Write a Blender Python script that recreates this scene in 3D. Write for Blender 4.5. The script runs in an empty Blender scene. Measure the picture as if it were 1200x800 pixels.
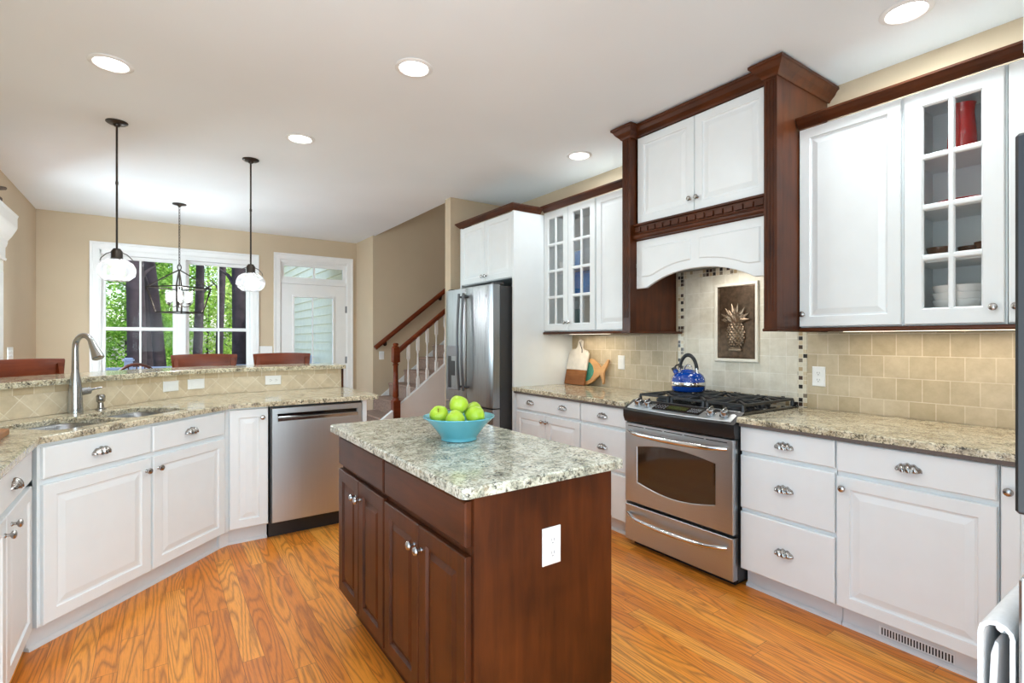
import bpy, bmesh, math, random
from mathutils import Vector, Matrix
from mathutils.geometry import tessellate_polygon
random.seed(7)
PI = math.pi
sc = bpy.context.scene
COL = sc.collection

# ------------------------------------------------------------------ camera, sky, sun, exposure
cam_d = bpy.data.cameras.new('camera')
cam_d.sensor_width = 36.0
cam_d.lens = 18.0
cam_d.clip_start = 0.02
cam_d.shift_y = -2.0 / 1200.0
cam = bpy.data.objects.new('camera', cam_d)
COL.objects.link(cam)
YAW = math.atan2(418, 600)
cam.location = (0, 0, 1.32)
cam.rotation_euler = (PI / 2, 0, -YAW)
sc.camera = cam

CEIL = 2.776
EXPOSURE = 0.36
CAN_W = 6.0
SKY = 0.55
SUN = 4.4
FILL_W = 190.0
sc.view_settings.view_transform = 'Standard'
sc.view_settings.look = 'None'
sc.view_settings.gamma = 1.0
sc.view_settings.use_curve_mapping = False
sc.view_settings.exposure = EXPOSURE
sc.cycles.use_denoising = True
sc.cycles.max_bounces = 10
sc.cycles.diffuse_bounces = 6
sc.cycles.transparent_max_bounces = 16
sc.cycles.sample_clamp_indirect = 6.0
sc.cycles.caustics_reflective = False
sc.cycles.caustics_refractive = False

world = bpy.data.worlds.new('world')
sc.world = world
world.use_nodes = True
wn = world.node_tree
wn.nodes.clear()
_sky = wn.nodes.new('ShaderNodeTexSky')
_sky.sky_type = 'NISHITA'
_sky.sun_disc = False
_sky.sun_elevation = math.radians(52)
_sky.sun_rotation = math.radians(140)
_sky.air_density = 1.0
_sky.dust_density = 2.5
_sky.ozone_density = 0.6
_bg = wn.nodes.new('ShaderNodeBackground')
_bg.inputs['Strength'].default_value = SKY
_wo = wn.nodes.new('ShaderNodeOutputWorld')
wn.links.new(_sky.outputs[0], _bg.inputs[0])
wn.links.new(_bg.outputs[0], _wo.inputs[0])

sun_d = bpy.data.lights.new('sun', 'SUN')
sun_d.energy = SUN
sun_d.angle = math.radians(1.5)
sun_d.color = (1.0, 0.95, 0.87)
sun = bpy.data.objects.new('sun', sun_d)
COL.objects.link(sun)
sun.location = (3, -6, 9)
sun.rotation_euler = Vector((-0.35, 0.45, -0.8)).to_track_quat('-Z', 'Y').to_euler()


def fill_light(name, loc, aim, w, h, power, col=(0.68, 0.89, 1.0)):
    """added soft fill lamp, set in an opening out of view"""
    d = bpy.data.lights.new(name, 'AREA')
    d.shape = 'RECTANGLE'
    d.size, d.size_y, d.energy, d.color = w, h, power, col
    o = bpy.data.objects.new(name, d)
    COL.objects.link(o)
    o.location = loc
    o.rotation_euler = Vector(aim).to_track_quat('-Z', 'Z').to_euler()


fill_light('fill_front', (1.15, -3.10, 1.30), (0, 1, .9), 3.4, 2.3, FILL_W * 1.0)  # added fill behind the camera, no source in view
fill_light('fill_left', (-1.02, -0.60, 1.30), (1, .1, 1.2), 4.0, 2.2, FILL_W * 0.31)  # added fill out of view, tipped up to brighten the ceiling
fill_light('fill_nook', (-1.06, 5.55, 1.30), (1, .5, -.30), .85, 1.2, FILL_W * 0.31)  # added fill for the breakfast nook, unseen like its opening



# ------------------------------------------------------------------ node helpers
def newmat(name):
    m = bpy.data.materials.new(name)
    m.use_nodes = True
    nt = m.node_tree
    b = nt.nodes['Principled BSDF']
    return m, nt, b


def N(nt, typ, **kw):
    n = nt.nodes.new(typ)
    for k, v in kw.items():
        if k.startswith('i_'):
            n.inputs[k[2:].replace('_', ' ')].default_value = v
        else:
            setattr(n, k, v)
    return n


def L(nt, a, b):
    nt.links.new(a, b)


def math_n(nt, op, a, b=None, c=None):
    n = nt.nodes.new('ShaderNodeMath')
    n.operation = op
    for i, x in enumerate((a, b, c)):
        if x is None:
            continue
        if isinstance(x, (int, float)):
            n.inputs[i].default_value = x
        else:
            nt.links.new(x, n.inputs[i])
    return n.outputs[0]


def ramp(nt, fac, stops, interp='LINEAR'):
    n = nt.nodes.new('ShaderNodeValToRGB')
    cr = n.color_ramp
    cr.interpolation = interp
    while len(cr.elements) < len(stops):
        cr.elements.new(0.5)
    for e, (p, c) in zip(cr.elements, stops):
        e.position = p
        e.color = (c[0], c[1], c[2], 1)
    nt.links.new(fac, n.inputs[0])
    return n.outputs[0]


def mix(nt, fac, a, b, mode='MIX'):
    n = nt.nodes.new('ShaderNodeMix')
    n.data_type = 'RGBA'
    n.blend_type = mode
    for sock, x in ((n.inputs[0], fac), (n.inputs[6], a), (n.inputs[7], b)):
        if isinstance(x, (int, float)):
            sock.default_value = x
        elif isinstance(x, tuple):
            sock.default_value = (x[0], x[1], x[2], 1)
        else:
            nt.links.new(x, sock)
    return n.outputs[2]


def coords(nt, kind='Object', scale=(1, 1, 1), rot=(0, 0, 0)):
    tc = nt.nodes.new('ShaderNodeTexCoord')
    mp = nt.nodes.new('ShaderNodeMapping')
    mp.inputs['Scale'].default_value = scale
    mp.inputs['Rotation'].default_value = rot
    nt.links.new(tc.outputs[kind], mp.inputs[0])
    return mp.outputs[0]


def noise(nt, vec, scale, detail=3.0, rough=0.55, dist=0.0):
    n = nt.nodes.new('ShaderNodeTexNoise')
    n.inputs['Scale'].default_value = scale
    n.inputs['Detail'].default_value = detail
    n.inputs['Roughness'].default_value = rough
    n.inputs['Distortion'].default_value = dist
    nt.links.new(vec, n.inputs['Vector'])
    return n.outputs['Fac']


def bump(nt, b, h, strength=0.2, dist=0.002):
    n = nt.nodes.new('ShaderNodeBump')
    n.inputs['Strength'].default_value = strength
    n.inputs['Distance'].default_value = dist
    nt.links.new(h, n.inputs['Height'])
    nt.links.new(n.outputs[0], b.inputs['Normal'])


def s2l(r, g, b):
    f = lambda c: (c / 255 / 12.92) if c / 255 <= 0.04045 else ((c / 255 + 0.055) / 1.055) ** 2.4
    return (f(r), f(g), f(b))


def plain(name, col, rough=0.5, metal=0.0, var=0.04, nscale=8.0, bmp=0.0, coat=0.0, spec=0.5):
    """one colour with a faint procedural variation"""
    m, nt, b = newmat(name)
    v = coords(nt)
    f = noise(nt, v, nscale, 2)
    lo = tuple(max(0, c * (1 - var)) for c in col)
    hi = tuple(min(1, c * (1 + var)) for c in col)
    L(nt, ramp(nt, f, [(0.3, lo), (0.7, hi)]), b.inputs['Base Color'])
    b.inputs['Roughness'].default_value = rough
    b.inputs['Metallic'].default_value = metal
    b.inputs['Specular IOR Level'].default_value = spec
    if coat:
        b.inputs['Coat Weight'].default_value = coat
        b.inputs['Coat Roughness'].default_value = 0.08
    if bmp:
        bump(nt, b, noise(nt, v, nscale * 12, 2), bmp, 0.001)
    return m


def wood(name, dark, light, axis='z', rough=0.42, scale=1.0, coat=0.06):
    m, nt, b = newmat(name)
    st = {'x': (1.0, 9, 9), 'y': (9, 1.0, 9), 'z': (9, 9, 1.0)}[axis]
    v = coords(nt, 'Object', tuple(s * scale for s in st))
    f = noise(nt, v, 3.0, 6, 0.62, 0.4)
    v2 = coords(nt, 'Object', (2.2, 2.2, 2.2))
    f2 = noise(nt, v2, 2.0, 2)
    k = math_n(nt, 'ADD', math_n(nt, 'MULTIPLY', f, 0.5), math_n(nt, 'MULTIPLY', f2, 0.5))
    L(nt, ramp(nt, k, [(0.32, dark), (0.68, light)]), b.inputs['Base Color'])
    b.inputs['Roughness'].default_value = rough
    b.inputs['Coat Weight'].default_value = coat
    b.inputs['Specular IOR Level'].default_value = 0.3
    b.inputs['Coat Roughness'].default_value = 0.15
    bump(nt, b, f, 0.06, 0.001)
    return m


def granite(name, cols, dark_amt=0.5, big=9.0):
    m, nt, b = newmat(name)
    v = coords(nt)
    f1 = noise(nt, v, big, 5, 0.65, 0.6)
    base = ramp(nt, f1, [(0.30, cols[0]), (0.46, cols[1]), (0.58, cols[2]), (0.72, cols[3])])
    f2 = noise(nt, v, 105, 5, 0.7, 0.3)
    speck = ramp(nt, f2, [(0.40 + 0.06 * dark_amt, (1, 1, 1)), (0.47 + 0.06 * dark_amt, (0, 0, 0))])
    f3 = noise(nt, v, 38, 3, 0.6, 0.8)
    zone = ramp(nt, f3, [(0.40, (0.15, 0.15, 0.15)), (0.62, (1, 1, 1))])
    c = mix(nt, math_n(nt, 'MULTIPLY', math_n(nt, 'MULTIPLY', speck, zone), 0.92), base, cols[4])
    f4 = noise(nt, v, 48, 3, 0.6)
    rust = ramp(nt, f4, [(0.56, (0, 0, 0)), (0.68, (1, 1, 1))])
    c = mix(nt, math_n(nt, 'MULTIPLY', rust, 0.6), c, cols[5])
    f5 = noise(nt, v, 150, 2, 0.6)
    cr = ramp(nt, f5, [(0.57, (0, 0, 0)), (0.66, (1, 1, 1))])
    c = mix(nt, math_n(nt, 'MULTIPLY', cr, 0.55), c, cols[6])
    L(nt, c, b.inputs['Base Color'])
    b.inputs['Roughness'].default_value = 0.13
    b.inputs['Specular IOR Level'].default_value = 0.55
    return m


def tiles(name, c1, c2, mortar, w, h, offset=0.5, rot=0.0, axes='yz', kind='Object', shift=(0, 0), ms=0.0025):
    """stone tiles; axes picks which object axes run along the courses"""
    m, nt, b = newmat(name)
    tc = nt.nodes.new('ShaderNodeTexCoord')
    sp = nt.nodes.new('ShaderNodeSeparateXYZ')
    L(nt, tc.outputs[kind], sp.inputs[0])
    cb = nt.nodes.new('ShaderNodeCombineXYZ')
    ix = {'x': 0, 'y': 1, 'z': 2}
    L(nt, math_n(nt, 'ADD', sp.outputs[ix[axes[0]]], 20 * w + shift[0]), cb.inputs[0])
    L(nt, math_n(nt, 'ADD', sp.outputs[ix[axes[1]]], shift[1]), cb.inputs[1])
    vec = cb.outputs[0]
    if rot:
        vr = nt.nodes.new('ShaderNodeVectorRotate')
        vr.rotation_type = 'Z_AXIS'
        vr.inputs['Angle'].default_value = rot
        L(nt, vec, vr.inputs[0])
        vec = vr.outputs[0]
    br = nt.nodes.new('ShaderNodeTexBrick')
    br.offset = offset
    br.inputs['Scale'].default_value = 1.0
    br.inputs['Brick Width'].default_value = w
    br.inputs['Row Height'].default_value = h
    br.inputs['Mortar Size'].default_value = ms
    br.inputs['Mortar Smooth'].default_value = 0.25
    br.inputs['Color1'].default_value = (*c1, 1)
    br.inputs['Color2'].default_value = (*c2, 1)
    br.inputs['Mortar'].default_value = (*mortar, 1)
    L(nt, vec, br.inputs[0])
    f = noise(nt, vec, 14, 5, 0.65)
    vary = ramp(nt, f, [(0.3, (0.80, 0.78, 0.74)), (0.7, (1.0, 1.0, 1.0))])
    L(nt, mix(nt, 1.0, br.outputs['Color'], vary, 'MULTIPLY'), b.inputs['Base Color'])
    b.inputs['Roughness'].default_value = 0.42
    inv = math_n(nt, 'SUBTRACT', 1.0, br.outputs['Fac'])
    bump(nt, b, inv, 0.35, 0.002)
    return m


def mosaic(name, size, axes='yz'):
    m, nt, b = newmat(name)
    tc = nt.nodes.new('ShaderNodeTexCoord')
    sp = nt.nodes.new('ShaderNodeSeparateXYZ')
    L(nt, tc.outputs['Object'], sp.inputs[0])
    ix = {'x': 0, 'y': 1, 'z': 2}
    cells = []
    edges = []
    for a in axes:
        q = math_n(nt, 'DIVIDE', math_n(nt, 'ADD', sp.outputs[ix[a]], 10.0), size)
        cells.append(math_n(nt, 'FLOOR', q))
        fr = math_n(nt, 'FRACT', q)
        edges.append(math_n(nt, 'ABSOLUTE', math_n(nt, 'SUBTRACT', fr, 0.5)))
    cb = nt.nodes.new('ShaderNodeCombineXYZ')
    L(nt, cells[0], cb.inputs[0])
    L(nt, cells[1], cb.inputs[1])
    wn_ = nt.nodes.new('ShaderNodeTexWhiteNoise')
    wn_.noise_dimensions = '2D'
    L(nt, cb.outputs[0], wn_.inputs['Vector'])
    col = ramp(nt, wn_.outputs['Value'], [
        (0.0, s2l(214, 206, 184)), (0.36, s2l(206, 190, 158)), (0.55, s2l(178, 156, 120)),
        (0.66, s2l(124, 112, 96)), (0.76, s2l(66, 48, 38)), (0.90, s2l(40, 36, 34))], 'CONSTANT')
    e = math_n(nt, 'GREATER_THAN', math_n(nt, 'MAXIMUM', edges[0], edges[1]), 0.44)
    L(nt, mix(nt, e, col, s2l(224, 216, 198)), b.inputs['Base Color'])
    b.inputs['Roughness'].default_value = 0.3
    return m


def glass_thin(name, tint=(1, 1, 1), gloss=1.0, haze=0.0):
    m = bpy.data.materials.new(name)
    m.use_nodes = True
    nt = m.node_tree
    nt.nodes.clear()
    out = N(nt, 'ShaderNodeOutputMaterial')
    tr = N(nt, 'ShaderNodeBsdfTransparent')
    tr.inputs[0].default_value = (*tint, 1)
    gl = N(nt, 'ShaderNodeBsdfGlossy')
    gl.inputs['Roughness'].default_value = 0.02
    fr = N(nt, 'ShaderNodeFresnel')
    fr.inputs[0].default_value = 1.45
    ms = N(nt, 'ShaderNodeMixShader')
    L(nt, math_n(nt, 'MULTIPLY', fr.outputs[0], gloss), ms.inputs[0])
    L(nt, tr.outputs[0], ms.inputs[1])
    L(nt, gl.outputs[0], ms.inputs[2])
    last = ms.outputs[0]
    if haze:
        df = N(nt, 'ShaderNodeBsdfTranslucent')
        v = coords(nt)
        f = noise(nt, v, 30, 3)
        L(nt, ramp(nt, f, [(0.3, (0.75, 0.78, 0.8)), (0.7, (0.95, 0.96, 0.97))]), df.inputs[0])
        m2 = N(nt, 'ShaderNodeMixShader')
        m2.inputs[0].default_value = haze
        L(nt, last, m2.inputs[1])
        L(nt, df.outputs[0], m2.inputs[2])
        last = m2.outputs[0]
    L(nt, last, out.inputs[0])
    return m


def emit(name, col, strength):
    m, nt, b = newmat(name)
    b.inputs['Base Color'].default_value = (*col, 1)
    b.inputs['Emission Color'].default_value = (*col, 1)
    b.inputs['Emission Strength'].default_value = strength
    return m


def steel(name, col=(0.55, 0.575, 0.59), rough=0.34, axis='z', contrast=0.035):
    m, nt, b = newmat(name)
    st = {'x': (1, 220, 220), 'y': (220, 1, 220), 'z': (220, 220, 1)}[axis]
    v = coords(nt, 'Object', st)
    f = noise(nt, v, 2.0, 3, 0.6)
    lo = tuple(c * (1 - contrast) for c in col)
    hi = tuple(min(1, c * (1 + contrast)) for c in col)
    L(nt, ramp(nt, f, [(0.3, lo), (0.7, hi)]), b.inputs['Base Color'])
    b.inputs['Metallic'].default_value = 1.0
    L(nt, ramp(nt, f, [(0.3, (rough * 0.85,) * 3), (0.7, (rough * 1.2,) * 3)]), b.inputs['Roughness'])
    return m


def floor_mat():
    m, nt, b = newmat('oak_strip_floor')
    tc = nt.nodes.new('ShaderNodeTexCoord')
    sp = nt.nodes.new('ShaderNodeSeparateXYZ')
    L(nt, tc.outputs['Object'], sp.inputs[0])
    W = 0.083
    qx = math_n(nt, 'DIVIDE', math_n(nt, 'ADD', sp.outputs[0], 10.0), W)
    ix = math_n(nt, 'FLOOR', qx)
    w1 = nt.nodes.new('ShaderNodeTexWhiteNoise')
    w1.noise_dimensions = '1D'
    L(nt, ix, w1.inputs['W'])
    y2 = math_n(nt, 'DIVIDE', math_n(nt, 'ADD', sp.outputs[1], math_n(nt, 'MULTIPLY', w1.outputs['Value'], 9.0)), 1.15)
    iy = math_n(nt, 'FLOOR', y2)
    cb = nt.nodes.new('ShaderNodeCombineXYZ')
    L(nt, ix, cb.inputs[0])
    L(nt, iy, cb.inputs[1])
    w2 = nt.nodes.new('ShaderNodeTexWhiteNoise')
    w2.noise_dimensions = '2D'
    L(nt, cb.outputs[0], w2.inputs['Vector'])
    rnd = w2.outputs['Value']
    g = nt.nodes.new('ShaderNodeCombineXYZ')
    L(nt, math_n(nt, 'ADD', sp.outputs[0], math_n(nt, 'MULTIPLY', rnd, 17.0)), g.inputs[0])
    L(nt, math_n(nt, 'ADD', math_n(nt, 'MULTIPLY', sp.outputs[1], 0.085), math_n(nt, 'MULTIPLY', rnd, 31.0)), g.inputs[1])
    # cathedral grain: contour lines of a stretched noise field
    f = noise(nt, g.outputs[0], 7.5, 1.5, 0.5, 0.25)
    rag = noise(nt, g.outputs[0], 120, 2, 0.6)
    f = math_n(nt, 'ADD', f, math_n(nt, 'MULTIPLY', rag, 0.022))
    lines = math_n(nt, 'FRACT', math_n(nt, 'MULTIPLY', f, 19.0))
    tri = math_n(nt, 'ABSOLUTE', math_n(nt, 'SUBTRACT', lines, 0.5))
    ln = ramp(nt, tri, [(0.0, (1, 1, 1)), (0.10, (0.6, 0.6, 0.6)), (0.30, (0, 0, 0))])
    g2 = nt.nodes.new('ShaderNodeCombineXYZ')
    L(nt, math_n(nt, 'ADD', sp.outputs[0], rnd), g2.inputs[0])
    L(nt, math_n(nt, 'MULTIPLY', sp.outputs[1], 0.04), g2.inputs[1])
    pores = noise(nt, g2.outputs[0], 170, 3, 0.7)
    pl_ = ramp(nt, pores, [(0.48, (0, 0, 0)), (0.68, (1, 1, 1))])
    base = ramp(nt, rnd, [(0.0, s2l(214, 124, 38)), (0.3, s2l(230, 140, 48)), (0.7, s2l(238, 152, 56)), (1.0, s2l(246, 170, 76))])
    c = mix(nt, math_n(nt, 'MULTIPLY', ln, 0.62), base, s2l(136, 72, 30))
    c = mix(nt, math_n(nt, 'MULTIPLY', pl_, 0.35), c, s2l(130, 64, 22))
    fx = math_n(nt, 'ABSOLUTE', math_n(nt, 'SUBTRACT', math_n(nt, 'FRACT', qx), 0.5))
    fy = math_n(nt, 'ABSOLUTE', math_n(nt, 'SUBTRACT', math_n(nt, 'FRACT', y2), 0.5))
    ex = math_n(nt, 'GREATER_THAN', fx, 0.487)
    ey = math_n(nt, 'GREATER_THAN', fy, 0.4990)
    seam = math_n(nt, 'MAXIMUM', ex, ey)
    c = mix(nt, math_n(nt, 'MULTIPLY', seam, 0.65), c, s2l(92, 46, 18))
    L(nt, c, b.inputs['Base Color'])
    b.inputs['Roughness'].default_value = 0.3
    b.inputs['Specular IOR Level'].default_value = 0.45
    bump(nt, b, math_n(nt, 'SUBTRACT', 1.0, seam), 0.15, 0.001)
    return m


# ------------------------------------------------------------------ materials
M = {}
M['paint'] = plain('white_cabinet_paint', (0.765, 0.80, 0.81), 0.33, var=0.015)
M['trimw'] = plain('white_trim_paint', (0.80, 0.80, 0.79), 0.4, var=0.015)
M['ceil'] = plain('ceiling_paint', (0.79, 0.825, 0.845), 0.9, var=0.02, nscale=1.2)
M['wall'] = plain('tan_wall_paint', s2l(194, 176, 150), 0.85, var=0.02, nscale=3, bmp=0.03)
M['floor'] = floor_mat()
M['cherry_z'] = wood('cherry_wood_upright', s2l(46, 18, 4), s2l(90, 43, 13), 'z')
M['cherry_x'] = wood('cherry_wood_lengthwise', s2l(46, 18, 4), s2l(90, 43, 13), 'x')
M['cherry_y'] = wood('cherry_wood_crosswise', s2l(46, 18, 4), s2l(90, 43, 13), 'y')
M['stoolwood'] = wood('red_brown_stool_wood', s2l(80, 32, 15), s2l(128, 58, 27), 'x', 0.3)
M['darkwood'] = wood('dark_chair_wood', s2l(48, 22, 16), s2l(78, 38, 28), 'x', 0.3)
GC = [s2l(112, 104, 88), s2l(200, 188, 158), s2l(222, 213, 186), s2l(176, 160, 126), s2l(40, 34, 30), s2l(132, 104, 68), s2l(230, 225, 208)]
GI = [s2l(120, 123, 110), s2l(188, 186, 166), s2l(218, 216, 198), s2l(166, 163, 142), s2l(30, 30, 28), s2l(140, 120, 88), s2l(214, 212, 198)]
M['granite'] = granite('golden_granite', GC, 1.0, 13)
M['granite_i'] = granite('grey_green_granite', GI, 1.0, 17)
TC1, TC2, TM = s2l(186, 170, 140), s2l(206, 192, 166), s2l(218, 206, 184)
M['tile'] = tiles('travertine_running_bond', TC1, TC2, TM, 0.1115, 0.117, 0.5, axes='yz', shift=(0.06, -0.884))
M['tilec'] = tiles('pale_stacked_tile', s2l(220, 214, 196), s2l(232, 226, 210), s2l(238, 234, 222), 0.103, 0.109, 0.0, axes='yz', shift=(0.02, -1.0))
M['tilebar'] = tiles('diamond_travertine', s2l(208, 190, 160), s2l(226, 210, 182), s2l(232, 220, 198), 0.098, 0.098, 0.0, rot=PI / 4, axes='xy', kind='UV', shift=(0, 0.03))
M['tileband'] = tiles('travertine_band', s2l(202, 180, 146), s2l(218, 200, 168), s2l(230, 216, 192), 0.10, 0.06, 0.0, axes='xy', kind='UV', shift=(0, 0))
M['mosaic'] = mosaic('mosaic_tile', 0.0265)
M['steel'] = steel('brushed_steel_upright')
M['steel_h'] = steel('brushed_steel_lengthwise', axis='x')
M['steel_dark'] = steel('dark_brushed_steel', (0.36, 0.37, 0.38), 0.3)
M['chrome'] = plain('polished_steel', (0.70, 0.70, 0.70), 0.14, 1.0)
M['nickel'] = plain('brushed_nickel', (0.43, 0.44, 0.45), 0.24, 1.0)
M['pewter'] = plain('pewter', (0.42, 0.40, 0.38), 0.25, 1.0, var=0.2, nscale=60)
M['bronze'] = plain('dark_bronze', (0.045, 0.036, 0.030), 0.38, 0.85, var=0.2)
M['black'] = plain('black_plastic', (0.012, 0.012, 0.013), 0.35)
M['blackgloss'] = plain('black_glass', (0.006, 0.006, 0.007), 0.06, coat=0.5)
M['iron'] = plain('cast_iron', (0.018, 0.019, 0.021), 0.42, bmp=0.15, nscale=14)
M['fridgeside'] = plain('dark_grey_appliance_side', (0.035, 0.035, 0.036), 0.45)
M['gunmetal'] = plain('gunmetal', (0.13, 0.13, 0.135), 0.3, 0.9)
M['shade_strip'] = plain('taupe_shade_strip', s2l(112, 104, 100), 0.7)  # dark tone standing in for shade below the countertop edge
M['toe'] = plain('toe_board_grey', (0.66, 0.67, 0.675), 0.5, var=0.02)  # toe boards set greyer than the cabinet fronts
M['grey'] = plain('grey_plastic', (0.20, 0.20, 0.21), 0.35)
M['glass'] = glass_thin('window_glass', (0.97, 0.985, 0.98), 0.10)
M['cabglass'] = glass_thin('cabinet_glass', (0.99, 0.99, 0.985), 0.4)
M['globe'] = glass_thin('seeded_glass', (0.95, 0.96, 0.97), 1.6, 0.13)
M['oven_glass'] = plain('dark_oven_glass', (0.035, 0.018, 0.009), 0.05, coat=0.6)
M['bulb'] = emit('lit_bulb', (1.0, 0.95, 0.88), 4.0)
M['lens'] = emit('lit_lens', (1.0, 0.98, 0.94), 9.0)
M['ucl'] = emit('lit_strip', (1.0, 0.90, 0.74), 1.1)
M['plate'] = plain('white_plate_plastic', (0.82, 0.82, 0.80), 0.3)
M['slot'] = plain('outlet_slot', (0.10, 0.10, 0.11), 0.5)
M['blue'] = None
M['apple'] = None
M['bowl'] = plain('turquoise_glaze', s2l(92, 168, 182), 0.12, coat=0.4)
M['carpet'] = plain('brown_stair_carpet', s2l(150, 126, 112), 0.95, var=0.2, nscale=40, bmp=0.6)
M['marble'] = plain('white_marble', s2l(222, 216, 206), 0.2, var=0.1, nscale=14)
M['acacia'] = wood('acacia_wood', s2l(110, 62, 30), s2l(176, 116, 66), 'x', 0.4, 1.4)
M['palewood'] = wood('pale_wood', s2l(176, 128, 80), s2l(216, 172, 120), 'x', 0.4)
M['teal'] = plain('teal_resin', s2l(70, 140, 122), 0.15, var=0.3, nscale=16)
M['plaque'] = plain('hammered_bronze', s2l(92, 74, 58), 0.36, 0.75, var=0.3, nscale=40, bmp=0.5)
M['plaque_hi'] = plain('worn_bronze', s2l(136, 117, 96), 0.36, 0.7, var=0.35, nscale=50)
M['stone'] = plain('cream_stone', s2l(226, 220, 204), 0.5)
M['red'] = plain('red_glaze', s2l(186, 30, 30), 0.12, coat=0.4)
M['white_china'] = plain('white_china', (0.78, 0.78, 0.76), 0.15)
M['brown_china'] = plain('brown_glaze', s2l(90, 58, 40), 0.25, var=0.3)
M['bluedish'] = plain('bright_blue_glaze', s2l(40, 150, 235), 0.2, var=0.2)
M['tealjar'] = plain('grey_teal_glaze', s2l(120, 150, 148), 0.25)
M['towel'] = plain('white_terry', (0.80, 0.80, 0.79), 0.95, bmp=0.9, nscale=60)
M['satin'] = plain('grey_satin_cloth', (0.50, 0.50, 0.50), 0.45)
M['display'] = plain('display_glass', s2l(66, 70, 40), 0.1)
M['bark'] = plain('dark_bark', s2l(44, 36, 42), 0.95, var=0.5, nscale=9, bmp=0.8)
M['deckpaint'] = plain('pale_blue_deck_paint', s2l(190, 200, 226), 0.6)
M['siding'] = plain('pale_green_siding', s2l(238, 234, 210), 0.7)
M['soffit'] = plain('grey_porch_paint', s2l(150, 148, 150), 0.7)
M['ground'] = plain('forest_ground', s2l(120, 112, 72), 0.95, var=0.5, nscale=1.5)
M['bounce_ground'] = plain('pale_bounce_ground', (0.62, 0.61, 0.58), 0.9, var=0.1)
M['drift'] = plain('driftwood', s2l(92, 74, 60), 0.8, var=0.4, nscale=30)
M['frame_grey'] = plain('cabinet_frame_paint', (0.62, 0.62, 0.615), 0.4, var=0.015)

# apple skin
m, nt, b = newmat('green_apple_skin')
v = coords(nt)
f = noise(nt, v, 7, 3)
c = ramp(nt, f, [(0.3, s2l(140, 176, 30)), (0.6, s2l(174, 202, 56)), (0.8, s2l(204, 214, 104))])
f2 = noise(nt, v, 160, 2)
c = mix(nt, math_n(nt, 'MULTIPLY', math_n(nt, 'GREATER_THAN', f2, 0.68), 0.5), c, s2l(222, 226, 160))
L(nt, c, b.inputs['Base Color'])
b.inputs['Roughness'].default_value = 0.3
M['apple'] = m
# speckled enamel
m, nt, b = newmat('blue_speckled_enamel')
v = coords(nt)
vo = N(nt, 'ShaderNodeTexVoronoi')
vo.inputs['Scale'].default_value = 60
L(nt, v, vo.inputs['Vector'])
f2 = noise(nt, v, 35, 2)
sp_ = math_n(nt, 'MULTIPLY', math_n(nt, 'LESS_THAN', vo.outputs['Distance'], 0.22), math_n(nt, 'GREATER_THAN', f2, 0.52))
L(nt, mix(nt, sp_, s2l(6, 62, 150), s2l(210, 224, 244)), b.inputs['Base Color'])
b.inputs['Roughness'].default_value = 0.1
b.inputs['Coat Weight'].default_value = 0.5
M['blue'] = m


def leafmat(name, a, b_, c_):
    m = bpy.data.materials.new(name)
    m.use_nodes = True
    nt = m.node_tree
    nt.nodes.clear()
    out = N(nt, 'ShaderNodeOutputMaterial')
    v = coords(nt)
    f = noise(nt, v, 1.9, 3)
    col = ramp(nt, f, [(0.32, a), (0.5, b_), (0.68, c_)])
    d = N(nt, 'ShaderNodeBsdfDiffuse')
    t = N(nt, 'ShaderNodeBsdfTranslucent')
    L(nt, col, d.inputs[0])
    L(nt, col, t.inputs[0])
    ms = N(nt, 'ShaderNodeMixShader')
    ms.inputs[0].default_value = 0.35
    L(nt, d.outputs[0], ms.inputs[1])
    L(nt, t.outputs[0], ms.inputs[2])
    L(nt, ms.outputs[0], out.inputs[0])
    return m


M['leaf'] = leafmat('green_leaves', s2l(58, 96, 34), s2l(110, 158, 62), s2l(170, 204, 110))
M['leaf2'] = leafmat('yellow_green_leaves', s2l(84, 120, 44), s2l(150, 186, 84), s2l(206, 222, 150))


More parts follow.
